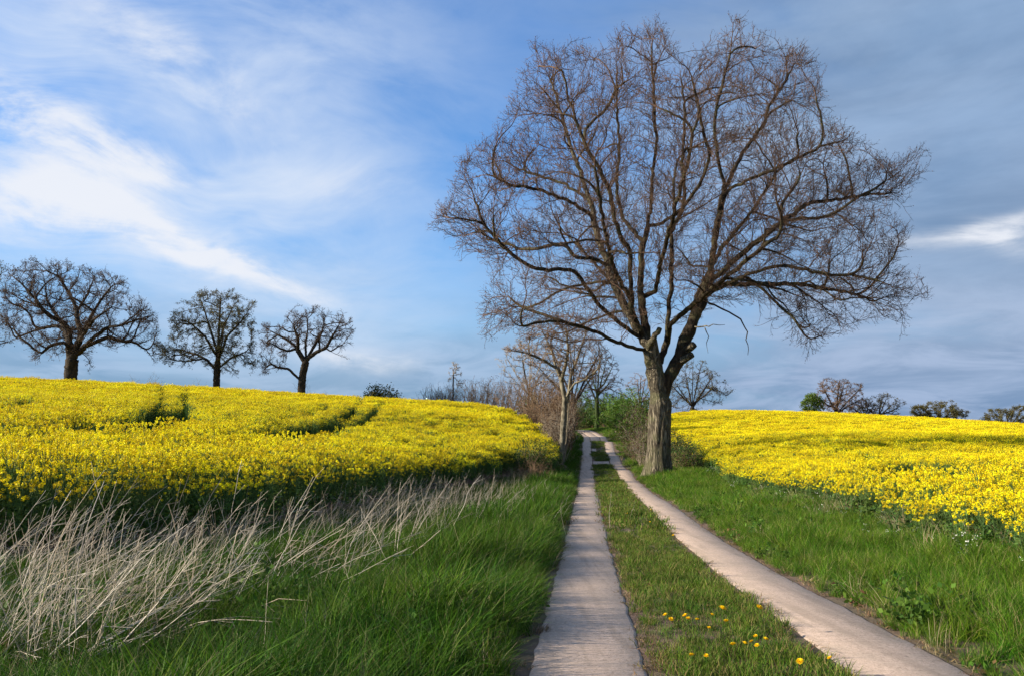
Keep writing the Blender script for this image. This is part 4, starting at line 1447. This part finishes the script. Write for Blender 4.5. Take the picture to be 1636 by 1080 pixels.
oak = build_tree('oak_tree', 'huge bare oak towering beside the lane at the edge of the right field', 'tree', OAK_Z, OAK_OUT, OAK, 9.5, 1.0, .0042, .61, 21,
                 M['bark_oak'], M['twig_oak'], .58, .0098, split_limbs=True, gnarl=.15, ex=2.3, sprays=.95, thick=.045, up=.05, sub=3, limb_bark=M['bark_limb_backlit'], droop_py=450, rmin=.0085, mid=.8, leaf=(M['bud'], 50000, .055))


def snag(parent, nm, pts, rads, mat, tipmat=None):
    q = resample(pts, .25)
    q[1:] += np.random.default_rng(len(pts) + int(abs(pts[0][0]) * 10)).normal(0, .05, (len(q) - 1, 3)) * min(1, .12 / max(rads))
    rr = np.interp(np.linspace(0, 1, len(q)), np.linspace(0, 1, len(rads)), rads)
    V, F = tube(q, rr, 8, None, .06, np.random.default_rng(len(pts)))
    n = len(q)
    cap = np.arange((n - 1) * 8, n * 8)[None, :]
    return mesh_obj(nm, V, [F, cap], mat, parent, False)


zo = OAK_Z
for pts, rads, mt in (
        ([P(1131, 484, zo + .6), P(1161, 498, zo + .2), P(1187, 510, zo), P(1193, 532, zo), P(1196, 565, zo)], [.06, .045, .04, .03, .012], 'bark_limb_backlit'),
        ([P(1104, 524, zo + .4), P(1130, 522, zo - .5), P(1157, 519, zo - .8)], [.05, .035, .012], 'bark_pale'),
        ([P(1126, 524, zo - .4), P(1130, 540, zo - .5), P(1131, 562, zo - .5)], [.03, .02, .008], 'bark_pale')):
    o = snag(oak, 'dead_branch', pts, rads, M[mt]); o['label'] = 'broken dead branch hanging bare'
for pts, rads in (([P(1092, 560, zo + .2), P(1103, 556, zo - .2), P(1109, 551, zo - .4)], [.28, .22, .2]), ([P(1085, 577, zo), P(1097, 572, zo - .3), P(1106, 566, zo - .5)], [.26, .2, .17]),
                  ([P(1036, 556, zo - .2), P(1046, 538, zo - .9), P(1055, 524, zo - 1.2)], [.24, .17, .13])):
    snag(oak, 'branch_stub', pts, rads, M['bark_oak'])

# ---- three oaks and a neighbour on the left hill crest
T1 = [[(113, 612), (113, 600), (114, 585), (115, 569)],
      [(114, 575), (111, 555), (113, 530), (102, 516, -1), (81, 506, -2), (67, 494, -2.5), (59, 481, -3), (41, 461, -3)],
      [(116, 572), (120, 561), (128, 540), (130, 534), (124, 514, 1), (122, 492, 2), (112, 473, 2), (98, 448, 2)],
      [(130, 534), (141, 514, -1), (151, 496, -2), (163, 477, -2), (179, 457, -2)],
      [(118, 568), (126, 563), (143, 545, -1), (169, 524, -2), (194, 520, -3), (220, 510, -3), (244, 514, -3)],
      [(140, 552), (173, 538, 1), (194, 545, 2), (214, 547, 2), (234, 559, 2), (247, 578, 2)],
      [(110, 548), (106, 530, 1), (90, 520, 2), (61, 526, 3), (31, 538, 3), (12, 547, 3)],
      [(112, 560), (104, 547, -1), (81, 551, -2), (57, 573, -2)],
      [(122, 500, 2), (140, 470, 4), (150, 445, 5)], [(111, 550), (100, 520, 4), (75, 480, 6), (70, 440, 6)], [(126, 545), (150, 510, -5), (180, 490, -7)]]
T1O = [(0, 480), (8, 440), (30, 422), (55, 412), (70, 420), (90, 417), (125, 424), (150, 425), (170, 436), (195, 442), (212, 468), (230, 480), (252, 513), (253, 575), (240, 580), (232, 560), (200, 550), (180, 562), (150, 558), (146, 595), (135, 590), (128, 572), (105, 568), (75, 582), (50, 575), (45, 555), (15, 548), (2, 520)]
build_tree('oak_tree', 'broad dark oak with massive trunk, leftmost whole tree on the left hill', 'tree', 100, T1O, T1, 8.5, 2.2, .018, .74, 31, M['bark_dark'], M['twig_dark'], .60, .016, (M['leaf_rust'], 42000, .105), sub=2, ex=2.2, thick=.08, group='oaks on the left hill crest')
T2 = [[(346, 622), (346, 605), (348, 576), (349, 560)], [(349, 562), (349, 542), (351, 508), (352, 472)],
      [(346, 592), (332, 576, 1), (316, 567, 2), (287, 558, 3), (260, 562, 3)], [(347, 570), (327, 537, -1), (305, 517, -2), (282, 508, -3)],
      [(348, 565), (336, 526, 1), (327, 497, 2), (318, 472, 2)], [(349, 575), (363, 537, -1), (384, 515, -2), (402, 490, -2)],
      [(347, 590), (370, 571, 1), (393, 562, 2), (408, 564, 3)], [(349, 555), (359, 519, 2), (375, 485, 3)], [(348, 580), (350, 540, 4), (340, 500, 6)], [(348, 580), (355, 545, -4), (360, 510, -6)]]
T2O = [(250, 570), (248, 545), (278, 535), (268, 512), (283, 485), (305, 480), (318, 467), (345, 465), (375, 468), (390, 482), (411, 478), (414, 490), (408, 505), (412, 530), (405, 545), (415, 580), (405, 598), (385, 582), (380, 603), (365, 597), (350, 592), (338, 590), (320, 583), (290, 587), (265, 582)]
build_tree('oak_tree', 'rounded oak with olive new foliage, middle tree on the left hill', 'tree', 103, T2O, T2, 5.5, 2.8, .015, .42, 32, M['bark_dark'], M['twig_dark'], .45, .013, (M['leaf_olive'], 26000, .13), sub=2, ex=2.2, thick=.07, group='oaks on the left hill crest')
T3 = [[(481, 634), (482, 615), (484, 596), (489, 576)],
      [(480, 607), (470, 598, -.5), (461, 589, -1), (443, 587, -1.5), (427, 576, -2), (418, 562, -2)], [(445, 587, -1.5), (429, 589, -2), (417, 597, -2)],
      [(487, 578), (476, 560), (470, 551, .5), (452, 539, 1), (427, 526, 1.5), (418, 519, 1.5)], [(476, 560), (476, 539, -1), (467, 517, -1.5), (460, 508, -1.5)],
      [(489, 574), (488, 549, 1), (492, 526, 1.5), (490, 499, 2)], [(490, 574), (506, 562, -.5), (522, 555, -1), (531, 537, -1.5), (542, 519, -2), (547, 503, -2)],
      [(520, 556, -1), (533, 564, -1.5), (556, 573, -2)], [(492, 570), (501, 555, 1), (515, 530, 2), (517, 506, 3)]]
T3O = [(413, 560), (412, 522), (425, 515), (455, 520), (456, 505), (480, 490), (510, 490), (528, 503), (540, 493), (560, 508), (570, 525), (562, 550), (550, 558), (525, 560), (505, 556), (495, 556), (482, 560), (462, 566), (465, 583), (450, 590), (430, 600), (415, 600)]
build_tree('oak_tree', 'gnarled oak with crooked low left limb, rightmost tree on the left hill', 'tree', 98, T3O, T3, 4.0, 3.0, .015, .46, 33, M['bark_dark'], M['twig_dark'], .38, .0125, (M['leaf_rust'], 13000, .09), sub=2, ex=2.2, thick=.07, gnarl=.26, group='oaks on the left hill crest')
T0 = [[(-62, 606), (-62, 590), (-60, 560)], [(-60, 562), (-50, 520), (-30, 480), (-8, 450)], [(-61, 570), (-30, 530, 1), (0, 520, 2), (12, 510, 2)], [(-60, 562), (-75, 520), (-90, 480)]]
T0O = [(-130, 540), (-120, 450), (-60, 410), (-10, 410), (12, 428), (18, 470), (12, 510), (20, 545), (-10, 560), (-60, 570)]
build_tree('oak_tree', 'dark oak crown cut off by the left edge of the photo', 'tree', 106, T0O, T0, 5, 5.6, .015, .5, 34, M['bark_dark'], M['twig_dark'], .8, .011, (M['leaf_olive'], 4000, .17), ex=2.2, thick=.09)


def simple_tree(name, label, Z, bx, by, x0, x1, yt, yb, seed, bark, twig, tr=.3, nattr=700, depth=None, leaf=None, step=None, nl=6, tl=.7, tw=.010, group=None, trunk_to=None, gnarl=.18, outline=None, up=.08, det=None):
    """a tree given by its trunk foot and crown box in the photo"""
    r = np.random.default_rng(seed)
    cx, w = (x0 + x1) / 2, (x1 - x0) / 2
    ty = trunk_to or (yb - .12 * (yb - yt))
    limbs = [[(bx, by), (bx + r.normal(0, .5), (by + ty) / 2), (bx + (cx - bx) * .15, ty)]]
    limbs.append([(limbs[0][-1][0], ty), ((bx + cx) / 2, (ty + yt) / 2), (cx, yt + .1 * (yb - yt))])
    for k in range(nl):
        a = -1 + 2 * (k + .5) / nl + r.normal(0, .08)
        ex_, ey = cx + w * .8 * math.sin(a * 1.45), yb - (yb - yt) * (.25 + .6 * math.cos(a * 1.3))
        dz = r.uniform(-.6, .6) * w * Z / FPX
        mx, my = bx + (ex_ - bx) * .45, ty + (ey - ty) * .42
        limbs.append([(bx, ty + r.uniform(-.15, .1) * (ty - yt)), (mx, my, dz * .5), (ex_, ey, dz)])
    wm = w * Z / FPX
    out = outline or dome(x0, x1, yt, yb, 18, r, .11)
    tw = tw * 1.6
    return build_tree(name, label, 'tree', Z, out, limbs, depth or wm * .8, det or (3.9 if nattr > 900 else 5.0), .016, tr, seed, bark, twig, max(.3, .055 * wm) * 1.2, tw, leaf, levels=2 if nattr > 900 else 1, sub=2, ex=2.15, thick=.07, gnarl=gnarl, group=group, up=up)


# ---- trees around the bend of the lane
M1 = [[(897, 733), (898, 715), (899, 690), (901, 668), (902, 645), (903, 636)], [(903, 638), (899, 620), (896, 603, .3), (888, 585, .6), (883, 565, .9), (872, 540, 1.2), (862, 520, 1.3)],
      [(897, 606), (903, 585, -.4), (908, 560, -.8), (905, 530, -1)], [(903, 638), (911, 622, -.4), (918, 612, -.8), (934, 606, -1.2), (946, 598, -1.5), (958, 585, -1.8)],
      [(900, 660), (906, 640, .5), (912, 600, .8), (925, 565, 1), (935, 535, 1.2)], [(889, 588, .6), (868, 575, .2), (845, 565, 0), (822, 560, 0)], [(897, 726), (905, 705, .4), (907, 670, .5), (909, 640, .6), (912, 600, .8)]]
M1O = [(800, 560), (830, 545), (850, 515), (880, 500), (920, 505), (945, 520), (965, 560), (970, 600), (940, 618), (915, 610), (880, 600), (850, 590), (820, 580)]
build_tree('lane_tree', 'slender pale forked tree on the left bank where the lane narrows', 'tree', 51, M1O, M1, 2.6, 3.0, .008, .19, 41, M['bark_pale'], M['twig_brown'], .34, .007, sub=2, ex=2.2, thick=.03, flare=1.25)
simple_tree('bare_tree', 'thin bare tree standing in the hedge left of the pale forked tree', 98, 844, 640, 796, 905, 535, 640, 42, M['bark_dark'], M['twig_pale'], .16, 500, nl=7, tl=.8, tw=.009, up=.15)
simple_tree('bare_tree', 'dense brown twiggy tree filling the skyline behind the lane bend', 124, 915, 665, 835, 985, 525, 655, 43, M['bark_dark'], M['twig_dark'], .38, 1500, nl=8, tl=.9, tw=.013)
simple_tree('ivy_tree', 'tree with green ivy-clad trunk behind the bend in the lane', 134, 953, 668, 925, 995, 560, 645, 44, M['bark_ivy'], M['twig_dark'], .34, 600, nl=6, tl=.8, tw=.011)
simple_tree('bare_tree', 'faint bare tree half hidden left of the oak trunk on the skyline', 158, 1022, 665, 985, 1062, 598, 655, 45, M['bark_dark'], M['twig_brown'], .32, 500, tl=.9, tw=.012)
simple_tree('skyline_tree', 'dark spreading tree on the skyline just right of the oak trunk', 150, 1106, 668, 1052, 1162, 578, 658, 46, M['bark_dark'], M['twig_dark'], .4, 1300, leaf=(M['leaf_olive'], 3500, .2), tl=.9, tw=.013)
simple_tree('sapling', 'lone thin bare sapling above the brown hedge on the left skyline', 104, 724, 650, 714, 738, 579, 640, 47, M['bark_dark'], M['twig_pale'], .09, 130, nl=6, tl=.6, tw=.008, trunk_to=600, up=.1, det=12)
# ---- far trees on the right skyline
simple_tree('skyline_tree', 'rounded bare brown tree, tallest on the right skyline', 165, 1336, 668, 1296, 1386, 604, 664, 51, M['bark_dark'], M['twig_brown'], .5, 1300, leaf=(M['leaf_rust'], 7000, .18), tl=.9, tw=.014, group='trees along the right skyline')
simple_tree('skyline_tree', 'low dark scrubby tree between the two taller right skyline trees', 168, 1382, 672, 1356, 1402, 636, 670, 52, M['bark_dark'], M['twig_dark'], .25, 500, leaf=(M['leaf_rust'], 1200, .2), tl=.8, tw=.014, group='trees along the right skyline')
simple_tree('skyline_tree', 'smaller open-crowned tree right of the tallest right skyline tree', 165, 1403, 674, 1376, 1446, 629, 671, 53, M['bark_dark'], M['twig_dark'], .35, 700, leaf=(M['leaf_olive'], 1600, .2), tl=.8, tw=.014, group='trees along the right skyline')
simple_tree('skyline_tree', 'wide low dome of olive brown tree crown on the right skyline', 170, 1503, 682, 1457, 1546, 643, 680, 54, M['bark_dark'], M['twig_dark'], .4, 1000, leaf=(M['leaf_olive'], 12000, .2), tl=.8, tw=.014, group='trees along the right skyline')
simple_tree('skyline_tree', 'dark tree crown at the right edge of the photo on the skyline', 170, 1612, 690, 1573, 1668, 648, 688, 55, M['bark_dark'], M['twig_dark'], .4, 1000, leaf=(M['leaf_olive'], 12000, .2), tl=.8, tw=.014, group='trees along the right skyline')
simple_tree('skyline_tree', 'small leafy green tree at the left foot of the tallest right skyline tree', 155, 1297, 668, 1280, 1316, 631, 664, 56, M['bark_dark'], M['leaf_green'], .2, 300, leaf=(M['leaf_green'], 3500, .24), tl=.7, tw=.012, group='trees along the right skyline')


# ------------------------------------------------------------------ shrubs
def shrub(name, label, px, py, Z, w, h, seed, stem, leafm=None, nleaf=0, lsize=.08, nst=40, tw=.010, group=None, lean=0, cat='shrub', flat=.6, tl=.55, dense=1.0):
    """many-stemmed bush: w, h in metres, foot at a photo pixel (dropped onto the ground)"""
    r = np.random.default_rng(seed)
    q = P(px, py, Z); gz = float(ground_h(q[0], q[1])[0])
    b = np.array([q[0], q[1], gz - .05])
    n = nst
    a = r.uniform(0, 6.283, n); k = np.sqrt(r.uniform(0, 1, n))
    foot = b + np.c_[np.cos(a) * k * w * .22, np.sin(a) * k * w * .22, np.zeros(n)]
    spread = k * w * .5
    hh = h * (1.02 - flat * k ** 2) * r.uniform(.75, 1.05, n)
    pts = [foot]
    S = 6
    for s in range(1, S + 1):
        t = s / S
        p = foot + np.c_[np.cos(a) * spread * t ** 1.4 * .8 + lean * t * t, np.sin(a) * spread * t ** 1.4 * .8, hh * t] + r.normal(0, .045 * h, (n, 3)) * t * np.array([1, 1, .4])
        pts.append(p)
    A, B, ra, rb = [], [], [], []
    for s in range(S):
        A.append(pts[s]); B.append(pts[s + 1]); ra.append(np.full(n, tw * (2.2 - 1.5 * s / S))); rb.append(np.full(n, tw * (2.2 - 1.5 * (s + 1) / S)))
    B0 = np.concatenate(pts[2:]); D0 = np.concatenate([pts[s] - pts[s - 1] for s in range(2, S + 1)]); D0 /= np.linalg.norm(D0, axis=1)[:, None] + 1e-9
    B0 = np.repeat(B0, max(1, int(2 * dense)), 0); D0 = np.repeat(D0, max(1, int(2 * dense)), 0) + r.normal(0, .6, (len(B0), 3))
    q1, q2, tips = twig_sprays(B0, D0, tl, tw * .55, r, 3)
    q0 = tri_tubes(np.concatenate(A), np.concatenate(B), np.concatenate(ra), np.concatenate(rb))
    V = np.concatenate([q0[0], q1[0], q2[0]])
    F = [np.concatenate([q0[1], q1[1] + len(q0[0])]), q2[1] + len(q0[0]) + len(q1[0])]
    root = empty(name, b + np.array([0, 0, .05]), label, cat, group)
    mesh_obj('stems', V, F, stem, root)
    if leafm is not None and nleaf:
        mats = leafm if isinstance(leafm, (list, tuple)) else [leafm]
        tp = tips[r.integers(0, len(tips), nleaf)] + r.normal(0, lsize, (nleaf, 3))
        V, F, C = bits(tp, lsize, r, [(1, 1, 1)], up=.5, aspect=.7)
        mi = (r.uniform(0, 1, len(F)) < .5).astype(int) if len(mats) > 1 else None
        mesh_obj('foliage', V, F, parent=root, mats=mats, midx=mi)
    return root


GH = 'bare shrubs of the hedge left of the lane'
# brown hedge on the left skyline and down the bank to the lane
hl = [(690, 648, 102, 3.2, 2.6, 'twig_dark', 'dark low bush at the left end of the brown hedge'),
      (712, 648, 103, 3.6, 3.4, 'twig_dark', 'dark bush around the foot of the lone sapling'),
      (742, 650, 102, 4.6, 3.5, 'twig_brown', 'brown bare hedge shrub just right of the lone sapling'),
      (772, 652, 100, 5.0, 4.3, 'twig_brown', 'brown bare hedge shrub, second right of the lone sapling'),
      (804, 655, 97, 5.0, 4.6, 'twig_brown', 'brown bare hedge shrub left of the thin bare tree'),
      (836, 660, 92, 5.0, 4.8, 'twig_brown', 'brown bare hedge shrub at the foot of the thin bare tree'),
      (862, 672, 84, 4.2, 5.0, 'twig_brown', 'tall brown bare shrub above the rounded field corner'),
      (880, 690, 74, 3.4, 5.2, 'twig_brown', 'tall reddish bare shrub behind the rounded field corner'),
      (889, 705, 64, 2.8, 4.8, 'twig_brown', 'tall bare shrub just left of the pale forked tree'),
      (893, 720, 56, 2.0, 3.6, 'twig_pale', 'pale upright stems tight against the pale forked tree'),
      (904, 706, 66, 1.9, 3.8, 'twig_brown', 'bare shrub just right of the pale forked tree'),
      (898, 690, 84, 2.6, 4.2, 'twig_brown', 'bare shrub behind the pale forked tree beside the lane')]
for k, (px, py, Z, w_, h_, tm, lb) in enumerate(hl):
    shrub('hedge_shrub', lb, px, py, Z, w_ * 1.15, h_ + (1.4 if Z > 80 else .4), 600 + k, M[tm], M['leaf_rust'] if 1 < k < 12 else None, 1700 if 1 < k < 12 else 0, .11, 66, .017 if Z > 70 else .011, GH, dense=1.0, flat=.3)
GR = 'leafy bushes beside the bend of the lane'
for k, (px, py, Z, w_, h_, lm, sm, nl, lb) in enumerate((
        (934, 682, 150, 11.0, 7.6, ('leaf_green', 'leaf_bright'), 'twig_brown', 9000, 'large green bush closing the view at the end of the lane'),
        (896, 684, 128, 6.0, 5.6, ('leaf_dark', 'leaf_green'), 'twig_brown', 4500, 'dark green bush left of the lane end behind the hedge'),
        (974, 684, 140, 7.0, 5.6, ('leaf_green', 'leaf_dark'), 'twig_brown', 6000, 'green bush on the outside of the lane bend'),
        (1000, 690, 104, 6.0, 5.2, ('leaf_bright', 'leaf_green'), 'twig_brown', 7000, 'fresh green bush right of the lane, farthest of the right hedge'),
        (1014, 702, 84, 4.4, 5.0, ('leaf_green', 'leaf_bright'), 'twig_pale', 5000, 'green bush in the middle of the right hedge'),
        (1026, 716, 68, 3.4, 4.4, ('leaf_green', 'leaf_rust'), 'twig_pale', 3400, 'half bare green bush next to the oak trunk in the right hedge'),
        (1034, 732, 55, 2.4, 3.2, ('leaf_rust', 'leaf_green'), 'twig_pale', 1500, 'reddish brown scrub left of the oak trunk'),
        (1022, 726, 60, 2.2, 2.2, ('leaf_rust', 'leaf_rust'), 'twig_brown', 900, 'low rusty brown scrub at the lane side of the right hedge'),
        (1084, 738, 50, 2.2, 2.0, ('leaf_dark', 'leaf_dark'), 'twig_brown', 2600, 'dark green bush right of the oak trunk against the rapeseed'),
        (1097, 744, 47, 1.7, 1.2, ('leaf_dark', 'leaf_green'), 'twig_brown', 1500, 'low dark weeds between the oak and the right field'),
        (921, 690, 158, 8.0, 5.6, ('leaf_dark', 'leaf_green'), 'twig_brown', 5000, 'low dark bush straight above the crest of the lane'),
        (948, 690, 158, 8.0, 5.8, ('leaf_green', 'leaf_dark'), 'twig_brown', 5000, 'low green bush below the ivy-clad tree at the lane crest'),
        (975, 690, 156, 8.0, 5.4, ('leaf_green', 'leaf_dark'), 'twig_brown', 5000, 'low green bush right of the lane crest'),
        (848, 636, 108, 3.2, 5.6, ('leaf_bright', 'leaf_bright'), 'twig_brown', 2500, 'small bright green bush behind the brown hedge'),
        (606, 648, 99, 4.2, 3.3, ('leaf_olive', 'leaf_dark'), 'twig_dark', 2600, 'rounded olive bush on the left skyline between trees and sapling'))):
    shrub('green_bush', lb, px, py, Z, w_, h_, 640 + k, M[sm], [M[a] for a in lm], int(nl * 1.75), .22 if Z > 90 else (.15 if Z > 60 else .085), 60, .010, GR if k < 13 else None, dense=.5)
shrub('weed_bush', 'dark straggly weed bush standing in front of the left field corner', 842, 748, 40, 1.9, 1.9, 670, M['twig_brown'], [M['leaf_dark'], M['leaf_green']], 3600, .075, 36, .006, lean=.3, tl=.4)
shrub('weed_bush', 'brown dead weed stems below the dark weed bush', 855, 756, 37, 1.4, 1.1, 671, M['twig_brown'], [M['leaf_rust'], M['leaf_rust']], 260, .05, 36, .005, tl=.3)
for k, (px, py, Z, w_, h_, lb) in enumerate(((212, 614, 97, 1.7, 2.1, 'small grey twiggy bush on the left hill, left of a pair'), (245, 616, 97, 2.9, 2.3, 'grey twiggy bush on the left hill between the two left oaks'),
                                             (318, 621, 97, 2.4, 1.8, 'sparse grey bush left of the middle hill oak'), (176, 612, 97, 1.2, 1.3, 'tiny grey twig tuft right of the broad dark oak'),
                                             (435, 630, 97, 1.1, 1.2, 'tiny grey twig tuft left of the gnarled oak'), (520, 640, 97, 1.6, 1.4, 'tiny grey twig tuft right of the gnarled oak'),
                                             (482, 636, 97.6, 2.6, 3.2, 'sparse shoots around the foot of the gnarled oak'))):
    shrub('hill_bush', lb, px, py, Z, w_, h_ + .6, 680 + k, M['twig_pale' if k < 4 else 'twig_dark'], None, 0, .06, 16, .010, 'small bare bushes along the left hill crest', dense=1.0)
